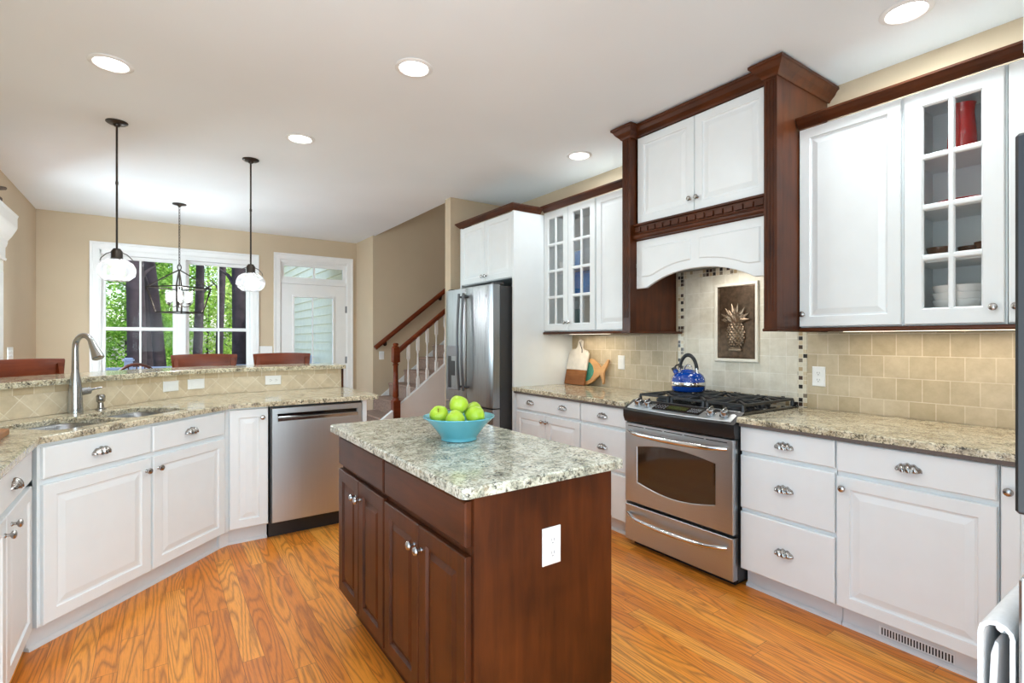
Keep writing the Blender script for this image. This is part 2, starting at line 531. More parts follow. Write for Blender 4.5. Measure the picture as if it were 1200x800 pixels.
# ------------------------------------------------------------------ mesh builder
class G:
    def __init__(s, T=None):
        s.v, s.f, s.m, s.T, s.k = [], [], [], T, 0
        s.uv = None

    def add(s, vs, fs):
        o = len(s.v)
        if s.T is not None:
            vs = [s.T @ Vector(p) for p in vs]
        s.v.extend(tuple(p) for p in vs)
        s.f.extend(tuple(i + o for i in f) for f in fs)
        s.m.extend([s.k] * len(fs))

    def box(s, x0, x1, y0, y1, z0, z1, c=0.0):
        if x0 > x1: x0, x1 = x1, x0
        if y0 > y1: y0, y1 = y1, y0
        if z0 > z1: z0, z1 = z1, z0
        c = min(c, (x1 - x0) * .45, (y1 - y0) * .45, (z1 - z0) * .45)
        if c <= 0:
            vs = [(x, y, z) for x in (x0, x1) for y in (y0, y1) for z in (z0, z1)]
            s.add(vs, [(0, 1, 3, 2), (4, 6, 7, 5), (0, 4, 5, 1), (2, 3, 7, 6), (0, 2, 6, 4), (1, 5, 7, 3)])
            return
        vs, idx = [], {}
        X, Y, Z = (x0, x1), (y0, y1), (z0, z1)
        for i in (0, 1):
            for j in (0, 1):
                for k in (0, 1):
                    sx, sy, sz = (1 - 2 * i) * c, (1 - 2 * j) * c, (1 - 2 * k) * c
                    for a, p in enumerate(((X[i], Y[j] + sy, Z[k] + sz), (X[i] + sx, Y[j], Z[k] + sz), (X[i] + sx, Y[j] + sy, Z[k]))):
                        idx[i, j, k, a] = len(vs)
                        vs.append(p)
        fs = []
        for i in (0, 1):
            fs.append([idx[i, j, k, 0] for j, k in ((0, 0), (1, 0), (1, 1), (0, 1))])
            fs.append([idx[j, i, k, 1] for j, k in ((0, 0), (1, 0), (1, 1), (0, 1))])
            fs.append([idx[j, k, i, 2] for j, k in ((0, 0), (1, 0), (1, 1), (0, 1))])
        for i in (0, 1):
            for j in (0, 1):
                fs.append([idx[i, j, 0, 0], idx[i, j, 1, 0], idx[i, j, 1, 1], idx[i, j, 0, 1]])
                fs.append([idx[i, 0, j, 0], idx[i, 1, j, 0], idx[i, 1, j, 2], idx[i, 0, j, 2]])
                fs.append([idx[0, i, j, 1], idx[1, i, j, 1], idx[1, i, j, 2], idx[0, i, j, 2]])
        for i in (0, 1):
            for j in (0, 1):
                for k in (0, 1):
                    fs.append([idx[i, j, k, a] for a in (0, 1, 2)])
        s.add(vs, fs)

    def rings(s, rs, cap0=True, cap1=True, loop=False):
        n = len(rs[0])
        vs = [p for r in rs for p in r]
        fs = []
        m = len(rs)
        for i in range(m if loop else m - 1):
            a, b_ = i * n, ((i + 1) % m) * n
            for j in range(n):
                fs.append((a + j, a + (j + 1) % n, b_ + (j + 1) % n, b_ + j))
        if not loop:
            if cap0: fs.append(tuple(reversed(range(n))))
            if cap1: fs.append(tuple(range((m - 1) * n, m * n)))
        s.add(vs, fs)

    def lathe(s, prof, n=24, c=(0, 0, 0), axis='z', cap0=True, cap1=True, sx=1.0, sy=1.0):
        rs = []
        for r, h in prof:
            ring = []
            for i in range(n):
                a = 2 * PI * i / n
                p = (r * math.cos(a) * sx, r * math.sin(a) * sy, h)
                if axis == '-y': p = (p[0], -h, p[1])
                elif axis == 'x': p = (h, p[0], p[1])
                elif axis == 'y': p = (p[0], h, p[1])
                ring.append((p[0] + c[0], p[1] + c[1], p[2] + c[2]))
            rs.append(ring)
        s.rings(rs, cap0, cap1)

    def tube(s, path, r, n=10, closed=False, sq=None):
        P = [Vector(p) for p in path]
        m = len(P)
        R = r if isinstance(r, (list, tuple)) else [r] * m
        tang = []
        for i in range(m):
            if closed: t = P[(i + 1) % m] - P[i - 1]
            else: t = P[min(i + 1, m - 1)] - P[max(i - 1, 0)]
            tang.append(t.normalized())
        up = Vector((0, 0, 1)) if abs(tang[0].z) < 0.9 else Vector((0, 1, 0))
        u = tang[0].cross(up).normalized()
        rs = []
        for i in range(m):
            t = tang[i]
            u = (u - t * u.dot(t)).normalized()
            w = t.cross(u)
            ring = []
            for j in range(n):
                a = 2 * PI * (j + 0.5) / n
                k = R[i] * (1.414 if n == 4 else 1)
                a1, a2 = (1, 1) if sq is None else sq
                ring.append(P[i] + u * (math.cos(a) * k * a1) + w * (math.sin(a) * k * a2))
            rs.append(ring)
        s.rings(rs, loop=closed)

    def prism(s, poly, y0, y1, bev=0.0, plane='xz', holes=()):
        """polygon in plane pushed along the third axis from y0 to y1; bev chamfers the y0 side"""
        def P(a, b_, d):
            return {'xz': (a, d, b_), 'xy': (a, b_, d), 'yz': (d, a, b_)}[plane]
        loops = [list(poly)] + [list(h) for h in holes]
        def area(l):
            return 0.5 * sum(l[i][0] * l[(i + 1) % len(l)][1] - l[(i + 1) % len(l)][0] * l[i][1] for i in range(len(l)))
        if area(loops[0]) < 0: loops[0].reverse()
        for h in loops[1:]:
            if area(h) > 0: h.reverse()
        sg = 1 if y1 > y0 else -1
        top = [offset_loop(l, bev) if bev else l for l in loops]
        vs, base = [], []
        for l in loops:
            base.append(len(vs)); vs += [P(a, b_, y1) for a, b_ in l]
        base2 = []
        for l in loops:
            base2.append(len(vs)); vs += [P(a, b_, y0 + sg * bev) for a, b_ in l]
        base3 = []
        for l in top:
            base3.append(len(vs)); vs += [P(a, b_, y0) for a, b_ in l]
        fs = []
        for li, l in enumerate(loops):
            n = len(l)
            for j in range(n):
                k = (j + 1) % n
                fs.append((base[li] + j, base[li] + k, base2[li] + k, base2[li] + j))
                if bev: fs.append((base2[li] + j, base2[li] + k, base3[li] + k, base3[li] + j))
        if not bev:
            remap = base2
        else:
            remap = base3
        for src, bb in ((loops, base), (top, remap)):
            flat = [(bb[li] + j) for li, l in enumerate(src) for j in range(len(l))]
            if len(src) == 1:
                fs.append(tuple(flat))
            else:
                for t in tessellate_polygon([[Vector((a, b_, 0)) for a, b_ in l] for l in src]):
                    fs.append(tuple(flat[i] for i in t))
        s.add(vs, fs)

    def sweep(s, path, prof, closed=False):
        """profile (out, z) swept along a flat path (x, y, z=prof z); out is to the right of travel"""
        m = len(path)
        rs = []
        for i in range(m):
            p = Vector(path[i]).to_2d() if len(path[i]) == 3 else Vector(path[i])
            def d(a, b_):
                q = Vector(path[b_][:2]) - Vector(path[a][:2])
                return q.normalized()
            if closed: d0, d1 = d(i - 1, i), d(i, (i + 1) % m)
            else:
                d0 = d(i - 1, i) if i > 0 else d(i, i + 1)
                d1 = d(i, i + 1) if i < m - 1 else d0
            n0, n1 = Vector((d0.y, -d0.x)), Vector((d1.y, -d1.x))
            b_ = (n0 + n1)
            b_ = b_ / max(0.2, (1 + n0.dot(n1)))
            rs.append([(p.x + b_.x * o, p.y + b_.y * o, z) for o, z in prof])
        s.rings(rs, loop=closed)

    def rect_rings(s, x0, x1, z0, z1, spec, cap0=True, cap1=True, loop=False):
        s.rings([[(x0 + i, y, z0 + i), (x1 - i, y, z0 + i), (x1 - i, y, z1 - i), (x0 + i, y, z1 - i)] for i, y in spec], cap0, cap1, loop)


def offset_loop(l, d):
    """inset of a loop (outer counter-clockwise shrinks, hole clockwise grows)"""
    n = len(l)
    out = []
    for i in range(n):
        p0, p1, p2 = Vector(l[i - 1]), Vector(l[i]), Vector(l[(i + 1) % n])
        a, b_ = (p1 - p0), (p2 - p1)
        if a.length < 1e-9 or b_.length < 1e-9:
            out.append(tuple(p1)); continue
        a.normalize(); b_.normalize()
        n0, n1 = Vector((-a.y, a.x)), Vector((-b_.y, b_.x))
        k = (n0 + n1) / max(0.3, 1 + n0.dot(n1))
        out.append(tuple(p1 + k * d))
    return out


def obj(name, g, mat, parent=None, smooth=None, label=None, loc=None):
    me = bpy.data.meshes.new(name)
    me.from_pydata(g.v, [], g.f)
    mats = mat if isinstance(mat, (list, tuple)) else [mat]
    for mm in mats:
        me.materials.append(M[mm] if isinstance(mm, str) else mm)
    if len(mats) > 1:
        me.polygons.foreach_set('material_index', g.m)
    if g.uv:
        lay = me.uv_layers.new(name='UVMap')
        for p in me.polygons:
            for li in p.loop_indices:
                lay.data[li].uv = g.uv[me.loops[li].vertex_index]
    bm = bmesh.new()
    bm.from_mesh(me)
    bmesh.ops.recalc_face_normals(bm, faces=bm.faces)
    bm.to_mesh(me)
    bm.free()
    if smooth:
        me.shade_smooth()
        me.set_sharp_from_angle(angle=math.radians(smooth))
    o = bpy.data.objects.new(name, me)
    COL.objects.link(o)
    if parent is not None: o.parent = parent
    if loc is not None: o.location = loc
    if label: o['label'] = label
    return o


def tag(o, label, cat, group=None):
    o['label'] = label
    o['category'] = cat
    if group: o['group'] = group
    return o


def thing(name, label, cat, loc=(0, 0, 0), rz=0.0, group=None):
    o = bpy.data.objects.new(name, None)
    o.empty_display_size = 0.1
    COL.objects.link(o)
    o.location = loc
    o.rotation_euler = (0, 0, rz)
    return tag(o, label, cat, group)


def struct(name, g, mat, parent=None, smooth=None, loc=None):
    o = obj(name, g, mat, parent, smooth, loc=loc)
    if parent is None: o['kind'] = 'structure'
    return o


def copy_thing(o, loc, rz, label, group=None):
    c = o.copy()
    COL.objects.link(c)
    c.location = loc
    c.rotation_euler = (0, 0, rz)
    c['label'] = label
    if group: c['group'] = group
    for ch in o.children:
        d = ch.copy(); COL.objects.link(d); d.parent = c
        for gc in ch.children:
            e = gc.copy(); COL.objects.link(e); e.parent = d
    return c


def lamp(name, typ, energy, parent, loc, size=0.1, col=(1, 1, 1), rot=(0, 0, 0), **kw):
    d = bpy.data.lights.new(name, typ)
    d.energy = energy
    d.color = col
    if typ == 'AREA':
        d.shape = kw.get('shape', 'DISK')
        d.size = size
        if 'size_y' in kw: d.size_y = kw['size_y']
        d.spread = kw.get('spread', PI)
    else:
        d.shadow_soft_size = size
    o = bpy.data.objects.new(name, d)
    COL.objects.link(o)
    o.parent = parent
    o.location = loc
    o.rotation_euler = rot
    return o


def lerp(a, b_, t):
    return a + (b_ - a) * t


# ================================================================== THE ROOM
XW = 3.21
YB = 7.70
XL = -1.09
YF = -3.2
g = G(); g.box(-1.3, 6.3, YF - .1, YB + .15, -0.12, 0)
struct('floor', g, 'floor')
# ceiling, open over the stairs
g = G()
for a in ((-1.3, 2.53, YF - 1.0, YB + .6), (2.53, 6.3, YF - 1.0, 4.77), (2.53, 6.3, 7.0, YB + .6)):
    g.box(a[0], a[1], a[2], a[3], CEIL, CEIL + .25)
struct('ceiling', g, 'ceil')
g = G(); g.box(2.4, 6.3, 4.6, 7.2, 5.2, 5.3)
struct('ceiling_stairwell', g, 'ceil')
g = G(); g.box(XW, XW + .12, YF, 4.65, 0, CEIL)
struct('wall_right', g, 'wall')
g = G(); g.box(2.475, 6.3, 4.65, 4.77, 0, 5.2)
struct('wall_partition', g, 'wall')
g = G()
g.box(2.495, 6.3, 6.98, 7.10, 0, 5.2)
g.box(2.495, 2.60, 7.10, YB + .15, 0, CEIL)
g.box(2.46, 2.53, 4.77, 6.98, CEIL + .25, 5.2)
g.box(6.18, 6.3, 4.77, 6.98, 0, 5.2)
struct('wall_stair', g, 'wall')
# back wall with window and door openings
WX0, WX1, WZ0, WZ1 = -0.535, 1.065, 0.70, 2.38
DX0, DX1, DZ1 = 1.425, 2.357, 2.44
g = G()
for a in ((XL - .12, WX0, 0, CEIL), (WX0, WX1, 0, WZ0), (WX0, WX1, WZ1, CEIL), (WX1, DX0, 0, CEIL), (DX0, DX1, DZ1, CEIL), (DX1, 2.495, 0, CEIL)):
    g.box(a[0], a[1], YB, YB + .15, a[2], a[3])
struct('wall_back', g, 'wall')
# left wall, with unseen openings added to let light in
g = G()
for a in ((YF, -2.7, 0, CEIL), (-2.7, 1.5, 2.45, CEIL), (1.5, 5.1, 0, CEIL), (5.1, 6.0, 0, .8), (5.1, 6.0, 2.42, CEIL), (6.0, YB, 0, CEIL)):
    g.box(XL - .12, XL, a[0], a[1], a[2], a[3])
struct('wall_left', g, 'wall')
g = G()
for a in ((XL, -0.6, 0, CEIL), (-0.6, 2.9, 2.5, CEIL), (2.9, XW, 0, CEIL)):
    g.box(a[0], a[1], YF - .12, YF, a[2], a[3])
struct('wall_front', g, 'wall')
g = G(); g.box(1.9, XW, -.62, -.5, 0, CEIL)
struct('wall_oven', g, 'wall')

# baseboards
BP = [(0, 0), (.014, 0), (.014, .10), (.008, .115), (0, .125)]
g = G(); g.sweep([(2.494, YB - .001), (2.494, 6.979), (2.52, 6.979)], [(-o, z) for o, z in BP][::-1])
struct('baseboard_stair', g, 'trimw')
g = G(); g.sweep([(XL + .001, YB - .001), (1.34, YB - .001)], BP)
struct('baseboard_back', g, 'trimw')
g = G(); g.sweep([(XL + .001, 4.9), (XL + .001, YB - .02)], BP)
struct('baseboard_left', g, 'trimw')

# ------------------------------------------------------------------ window
g = G()
CP = [(0, 0), (.008, 0), (.014, .015), (.018, .06), (.024, .07), (.024, .095), (0, .095)]
def casing(g, x0, x1, z0, z1, y, w=.092, bottom=True):
    # mitred board frame round the opening
    spec = [(-w, y - .002), (-w, y - .022), (-w + .022, y - .022), (-w + .028, y - .016), (-.014, y - .014), (0, y - .008), (0, y - .002)]
    if bottom:
        g.rings([[(x0 + i, yy, z0 + i), (x1 - i, yy, z0 + i), (x1 - i, yy, z1 - i), (x0 + i, yy, z1 - i)] for i, yy in spec], loop=True)
    else:
        rs = [[(x0 + i, yy, z0), (x0 + i, yy, z1 - i), (x1 - i, yy, z1 - i), (x1 - i, yy, z0)] for i, yy in spec]
        n = len(rs)
        vs = [p for r in rs for p in r]
        fs = []
        for i in range(n):
            a, b_ = i * 4, ((i + 1) % n) * 4
            for j in range(3): fs.append((a + j, a + j + 1, b_ + j + 1, b_ + j))
        fs.append(tuple(i * 4 for i in range(n)))
        fs.append(tuple(i * 4 + 3 for i in range(n)))
        g.add(vs, fs)
casing(g, WX0, WX1, WZ0, WZ1, YB)
# jamb and centre mullion
for a in ((WX0, WX0 + .012), (WX1 - .012, WX1), (.222, .318)):
    g.box(a[0], a[1], YB - (.012 if a[0] == .222 else 0), YB + .14, WZ0, WZ1)
g.box(WX0, WX1, YB, YB + .14, WZ1 - .05, WZ1)
g.box(WX0, WX1, YB, YB + .14, WZ0, WZ0 + .02)
win = struct('window_1', g, 'trimw')
for x0, x1 in ((WX0 + .012, .222), (.318, WX1 - .012)):
    for up in (True, False):
        z0, z1 = (1.435, WZ1 - .05) if up else (WZ0 + .02, 1.47)
        y = YB + (.085 if up else .05)
        g = G()
        s = .036
        g.rect_rings(x0, x1, z0, z1, [(0, y), (0, y + .032), (s, y + .032), (s + .004, y + .02), (s + .004, y + .012), (s, y)], loop=True)
        xc = (x0 + x1) / 2
        g.box(xc - .010, xc + .010, y + .006, y + .026, z0 + s, z1 - s)
        sa = obj('sash', g, 'trimw', win)
        g = G(); g.box(x0 + s, x1 - s, y + .014, y + .018, z0 + s, z1 - s)
        obj('pane', g, 'glass', sa)
g = G(); g.box(WX0 - .11, WX1 + .11, YB - .05, YB - .001, WZ0 - .125, WZ0 - .095, .006)
obj('sill', g, 'trimw', win)

# ------------------------------------------------------------------ exterior door with transom
g = G()
casing(g, DX0 + .01, DX1 - .01, 0, DZ1, YB, bottom=False)
for a in ((DX0, DX0 + .012, 0, DZ1), (DX1 - .012, DX1, 0, DZ1), (DX0, DX1, DZ1 - .03, DZ1), (DX0 + .012, DX1 - .012, 2.112, 2.165)):
    g.box(a[0], a[1], YB + .001, YB + .14, a[2], a[3])
dr = struct('door_1', g, 'trimw')
g = G()
x0, x1, z0, z1 = DX0 + .014, DX1 - .014, .012, 2.108
lx0, lx1, lz0, lz1 = 1.614, 2.146, .27, 1.925
rng = [[(x0, y, z0), (x1, y, z0), (x1, y, z1), (x0, y, z1)] for y in (YB + .045, YB + .005)]
inn = [[(lx0 - i, y, lz0 - i), (lx1 + i, y, lz0 - i), (lx1 + i, y, lz1 + i), (lx0 - i, y, lz1 + i)] for i, y in ((.03, YB + .005), (.022, YB - .006), (.004, YB - .006), (0, YB + .004), (0, YB + .045))]
g.rings(rng + inn, loop=True)
xm = lerp(lx0, lx1, .47)
g.box(xm - .008, xm + .008, YB + .012, YB + .032, lz0, lz1)
leaf = obj('door_leaf', g, 'trimw', dr)
g = G(); g.box(lx0, lx1, YB + .019, YB + .024, lz0, lz1)
obj('pane', g, 'glass', leaf)
g = G()
g.lathe([(.006, 0), (.02, .004), (.010, .02), (.010, .045), (.028, .055), (.026, .075), (.008, .085)], 16, (DX0 + .075, YB + .005, .98), '-y')
obj('door_knob', g, 'bronze', leaf, 40)
g = G()
s = .045
g.rect_rings(DX0 + .012, DX1 - .012, 2.165, DZ1 - .03, [(0, YB + .03), (0, YB + .07), (s, YB + .07), (s, YB + .03)], loop=True)
g.box((DX0 + DX1) / 2 - .012, (DX0 + DX1) / 2 + .012, YB + .032, YB + .068, 2.2, 2.38)
tr = obj('transom', g, 'trimw', dr)
g = G(); g.box(DX0 + .05, DX1 - .05, YB + .048, YB + .052, 2.2, 2.375)
obj('pane', g, 'glass', tr)
for z in (.25, 1.02, 1.77):
    g = G()
    g.lathe([(.008, -.05), (.008, .05)], 10, (DX1 - .012, YB - .006, z))
    g.box(DX1 - .03, DX1 - .012, YB + .0, YB + .005, z - .05, z + .05)
    obj('hinge', g, 'grey', dr)

# ------------------------------------------------------------------ outdoors
g = G(); g.box(-45, 55, YB + .2, 60, -.75, -.60); struct('ground', g, 'ground')
g = G()
g.box(-25, -1.3, -22, YB, -.2, -.05)
g.box(-1.3, 30, -22, YF - .12, -.2, -.05)
struct('ground_bounce', g, 'bounce_ground')  # unseen pale ground, added to bounce sunlight onto the ceiling
g = G(); g.box(-4, 6, YB + .16, 10.4, -.25, -.12); struct('floor_deck', g, 'soffit')
g = G()
for k in range(26):
    z = -.2 + k * .165
    g.prism([(2.575, z), (2.60, z), (2.60, z + .18), (2.597, z + .18)], YB + .16, 14.0)
g.box(2.60, 2.75, YB + .16, 14.0, -.2, 4.0)
struct('wall_exterior', g, 'siding')
g = G(); g.box(-1.5, 2.56, YB + .62, 9.6, 2.86, 3.0)
for x in (-.5, .7, 1.9): g.box(x - .05, x + .05, YB + .62, 9.6, 2.74, 2.86)
struct('trim_porch', g, 'soffit')
# deck railing
rail = thing('deck_railing', 'pale blue painted deck railing outside the paired window', 'railing', (0, 10.2, -.12))
posts = (-3.2, -1.4, -.35, 1.05, 2.4)
for x in posts:
    g = G()
    g.box(x - .055, x + .055, -.055, .055, 0, 1.10, .004)
    g.box(x - .075, x + .075, -.075, .075, 1.10, 1.125, .004)
    g.box(x - .06, x + .06, -.06, .06, 1.125, 1.15, .01)
    obj('post', g, 'deckpaint', rail)
g = G(); g.box(-4, 2.7, -.045, .045, .96, 1.0, .004); obj('top_rail', g, 'deckpaint', rail)
g = G(); g.box(-4, 2.7, -.02, .02, .1, .15); obj('bottom_rail', g, 'deckpaint', rail)
g = G()
x = -3.9
while x < 2.7:
    g.box(x - .015, x + .015, -.015, .015, .15, .96)
    x += .13
ob = obj('spindles', g, 'deckpaint', rail)

rt = random.Random(11)
def trunk_g(r, h, lean):
    g = G()
    n = 9
    path, rad = [], []
    for i in range(n):
        t = i / (n - 1)
        path.append((lean[0] * t + .06 * math.sin(t * 5 + r * 40), lean[1] * t, h * t))
        rad.append(r * (1.25 - .25 * min(1, t * 8)) * (1 - .45 * t))
    g.tube(path, rad, 10)
    # a few boughs
    for k in range(5):
        t = .35 + .12 * k
        a = rt.uniform(0, 2 * PI)
        p = Vector((lean[0] * t, lean[1] * t, h * t))
        q = p + Vector((math.cos(a) * .4, math.sin(a) * .4, .5))
        g.tube([p, p.lerp(q, .5) + Vector((0, 0, .1)), q], [r * .3, r * .2, r * .08], 6)
    return g


def leaves_g(n, R, z0, z1, size, clumps=26):
    g = G()
    cs = []
    for k in range(clumps):
        a = rt.uniform(0, 2 * PI); q = R * math.sqrt(rt.random())
        cs.append((q * math.cos(a), q * math.sin(a), rt.uniform(z0, z1), rt.uniform(.35, .8)))
    vs, fs = [], []
    for i in range(n):
        c = cs[rt.randrange(clumps)]
        p = Vector((c[0] + rt.gauss(0, c[3] * .6), c[1] + rt.gauss(0, c[3] * .6), c[2] + rt.gauss(0, c[3] * .4)))
        if p.xy.length > R * 1.3:
            p.xy = p.xy.normalized() * R * rt.uniform(.6, 1.3)
        u = Vector((rt.gauss(0, 1), rt.gauss(0, 1), rt.gauss(0, .6))).normalized()
        w = u.orthogonal().normalized()
        w.rotate(Matrix.Rotation(rt.uniform(0, 6.28), 3, u))
        s = size * rt.uniform(.6, 1.3)
        k = len(vs)
        vs += [p - u * s, p + w * s * .45, p + u * s, p - w * s * .45]
        fs.append((k, k + 1, k + 2, k + 3))
    g.add(vs, fs)
    return g


def ray_xy(px, Y):
    a = (px - 600) / 600.0
    s_, c_ = math.sin(YAW), math.cos(YAW)
    rx, ry = s_ + a * c_, c_ - a * s_
    return rx / ry * Y


TRUNKS = [  # pixel column, distance, trunk radius, lean, label
    (156, 13.0, .19, (0.1, 0), 'thickest dark trunk in the left half of the paired window'),
    (173, 15.2, .15, (-.1, 0), 'dark trunk just right of the thickest one, by the left window muntin'),
    (196, 14.2, .14, (-.9, 0), 'leaning dark trunk at the right side of the left window'),
    (277, 12.6, .18, (0.1, 0), 'thick dark trunk at the right side of the right window'),
    (232, 16.2, .13, (0, 0), 'slender dark trunk at the left edge of the right window'),
    (259, 15.4, .10, (.1, 0), 'thin dark trunk just left of the right window muntin'),
]
CROWN_MESH = leaves_g(900, .30, 5.0, 8.3, .07, 14)
for i, (px, Y, r, lean, lab) in enumerate(TRUNKS):
    t = thing('tree', lab, 'tree', (ray_xy(px, Y), Y, -.6), 0, 'trees beyond the deck')
    obj('trunk', trunk_g(r, 8.5, lean), 'bark', t, 60)
    obj('foliage', CROWN_MESH, 'leaf', t)
SAP = []
for k in range(3):
    t = thing('sapling', '', 'tree', (0, 0, -.6), 0, 'leafy young trees in the woods')
    g = G(); g.tube([(0, 0, 0), (.05, .03, 1.6), (-.02, .05, 3.2), (.04, 0, 5.2)], [.05, .042, .03, .012], 8)
    for q in range(7):
        a_ = q * 2.4; z_ = 1.0 + q * .55
        g.tube([(0, .03, z_), (.45 * math.cos(a_), .45 * math.sin(a_), z_ + .3), (.75 * math.cos(a_), .75 * math.sin(a_), z_ + .5)], [.018, .012, .004], 5)
    obj('trunk', g, 'bark', t, 60)
    obj('foliage', leaves_g(5200, .78, .3, 5.6, .062, 46), ['leaf', 'leaf2', 'leaf'][k], t)
    SAP.append(t)
n_ = 0
for row, Y in enumerate((18.0, 20.6, 23.2, 25.8)):
    xa, xb = ray_xy(100, Y), ray_xy(322, Y)
    cnt = int((xb - xa) / 2.45) + 1
    for k in range(cnt + (row % 2)):
        x = xa + 2.45 * (k + .5 - .5 * (row % 2)) + rt.uniform(-.08, .08)
        nm = 'leafy young tree in the woods, %s row back, %s from the left' % (['nearest', 'second', 'third', 'farthest'][row], ['first', 'second', 'third', 'fourth', 'fifth', 'sixth', 'seventh'][k])
        if n_ < 3:
            t = SAP[n_]; t.location = (x, Y, -.6); t['label'] = nm
        else:
            copy_thing(SAP[n_ % 3], (x, Y, -.6), rt.uniform(0, 6), nm)
        n_ += 1
first = None
for k in range(5):
    x = ray_xy(80 + 62 * k, 32.0)
    nm = 'tall leafy forest tree far behind the others, %s of five from the left' % ['first', 'second', 'third', 'fourth', 'fifth'][k]
    x = -3.6 + k * 3.9
    if first is None:
        first = thing('forest_tree', nm, 'tree', (x, 31, -.6), 0, 'tall forest trees far back')
        g = G(); g.tube([(0, 0, 0), (.1, 0, 4), (0, .1, 9)], [.2, .16, .06], 9); obj('trunk', g, 'bark', first, 60)
        obj('foliage', leaves_g(7000, 1.35, .5, 10, .11, 50), 'leaf', first)
    else:
        copy_thing(first, (x, 31, -.6), k * 1.3, nm)

# ================================================================== CABINETS
DOOR_SPEC = [(0, .020), (0, .003), (.003, 0), (.052, 0), (.056, .007), (.064, .008), (.092, .002)]
SLAB_SPEC = [(0, .020), (0, .004), (.005, 0)]


def knob_g(x, z, y=0.0):
    g = G()
    g.lathe([(.008, 0), (.008, .003), (.005, .006), (.005, .014), (.013, .019), (.0155, .024), (.013, .029), (.006, .032)], 14, (x, y, z), '-y')
    return g


def pull_g(x, z, w=.094, y=0.0):
    g = G()
    nu, nv = 28, 9
    rs = []
    for i in range(nu + 1):
        u = -1 + 2 * i / nu
        e = max(0.02, (1 - u * u)) ** .5
        ring = []
        for j in range(nv + 1):
            t = j / nv
            a = math.radians(-12 + 102 * t)
            rib = 1 + .30 * abs(math.sin(6.0 * u + 1.6 * t + .5)) - .14
            px = x + u * w / 2
            ring.append((px, y - .024 * e * math.cos(a) * rib, z - .010 + (.027 * e * math.sin(a)) * rib))
        ring.append((px, y, z - .010 + .026 * e))
        ring.append((px, y, z - .014))
        rs.append(ring)
    g.rings(rs)
    return g


def front_part(parent, kind, x0, x1, z0, z1, knob=None, pulls=(), mat='paint', hw='pewter', y=0.0, spec=None):
    g = G(Matrix.Translation((0, y, 0)))
    if kind == 'door':
        sp = spec or DOOR_SPEC
        lim = min(x1 - x0, z1 - z0) / 2 - .012
        if sp[-1][0] > lim:
            k = lim / sp[-1][0]
            sp = [(i * k if i > .01 else i, yy) for i, yy in sp]
        g.rect_rings(x0, x1, z0, z1, sp)
    else:
        g.rect_rings(x0, x1, z0, z1, SLAB_SPEC)
    o = obj('door' if kind == 'door' else 'drawer', g, mat, parent)
    if knob: obj('knob', knob_g(knob[0], knob[1], y), hw, o, 40)
    for p in pulls: obj('cup_pull', pull_g(p[0], p[1], y=y), hw, o, 35)
    return o


def base_cabinet(label, loc, rz, w, fronts, depth=.645, toe=True, group='white base cabinets', name='base_cabinet', top=.883, vent=None):
    t = thing(name, label, 'cabinet', loc, rz, group)
    g = G()
    g.box(.001, w - .001, .021, depth, .105, top, .001)
    if top < .8: g.box(.001, w - .001, .021, .045, top, .883)
    obj('body', g, 'paint', t)
    if toe:
        g = G()
        g.box(.001, w - .001, .076, .10, 0, .105)
        g.prism([(.076, 0), (.076, .016), (.070, .019), (.062, .012), (.060, 0)], .001, w - .001, plane='yz')
        tb = obj('toe_board', g, 'toe', t)
        if vent:
            g = G()
            x0, x1, z0, z1 = vent
            g.rect_rings(x0, x1, z0, z1, [(0, .0755), (0, .072), (.004, .072), (.004, .0755)], loop=True)
            n = 24
            for k in range(n):
                xa = x0 + .004 + (x1 - x0 - .008) * k / n
                g.box(xa, xa + .0045, .0725, .0755, z0 + .004, z1 - .004)
            g.k = 1
            g.box(x0 + .003, x1 - .003, .0752, .0762, z0 + .003, z1 - .003)
            obj('vent_grille', g, ['trimw', 'black'], t)
    for f_ in fronts: front_part(t, **f_)
    return t


D, DR = 'door', 'drawer'
def stack3(w):
    c = w / 2
    return [dict(kind=DR, x0=.004, x1=w - .004, z0=.733, z1=.860, pulls=[(c, .796)]),
            dict(kind=DR, x0=.004, x1=w - .004, z0=.436, z1=.711, pulls=[(c, .582)]),
            dict(kind=DR, x0=.004, x1=w - .004, z0=.112, z1=.414, pulls=[(c, .268)])]
RZ = -PI / 2
XB = 2.545
base_cabinet('white three-drawer base cabinet just right of the steel range', (XB, 1.540, 0), RZ, .467, stack3(.467))
base_cabinet('white base cabinet with one wide drawer over one door and a floor vent under it', (XB, 1.072, 0), RZ, .549,
             [dict(kind=DR, x0=.004, x1=.545, z0=.724, z1=.858, pulls=[(.275, .792)]),
              dict(kind=D, x0=.004, x1=.545, z0=.112, z1=.702, knob=(.032, .652))], vent=(.145, .405, .022, .062))
base_cabinet('white corner base cabinet with a narrow full-height door at the right end of the counter', (XB, .522, 0), RZ, .97,
             [dict(kind=D, x0=.006, x1=.205, z0=.112, z1=.858, knob=(.03, .77)),
              dict(kind=D, x0=.212, x1=.33, z0=.112, z1=.858)])
base_cabinet('white base cabinet with a two-pull drawer over paired doors beside the refrigerator', (XB, 3.605, 0), RZ, .82,
             [dict(kind=DR, x0=.012, x1=.816, z0=.735, z1=.862, pulls=[(.215, .802), (.625, .802)]),
              dict(kind=D, x0=.012, x1=.411, z0=.112, z1=.713, knob=(.385, .665)),
              dict(kind=D, x0=.416, x1=.816, z0=.112, z1=.713, knob=(.442, .665))])
base_cabinet('white three-drawer base cabinet just left of the steel range', (XB, 2.783, 0), RZ, .455, stack3(.455))


def slab(name, label, cat, poly, z0, z1, mat, holes=(), group=None):
    g = G()
    g.prism(poly, z1, z0, .005, 'xy', holes)
    o = obj(name, g, mat)
    return tag(o, label, cat, group)


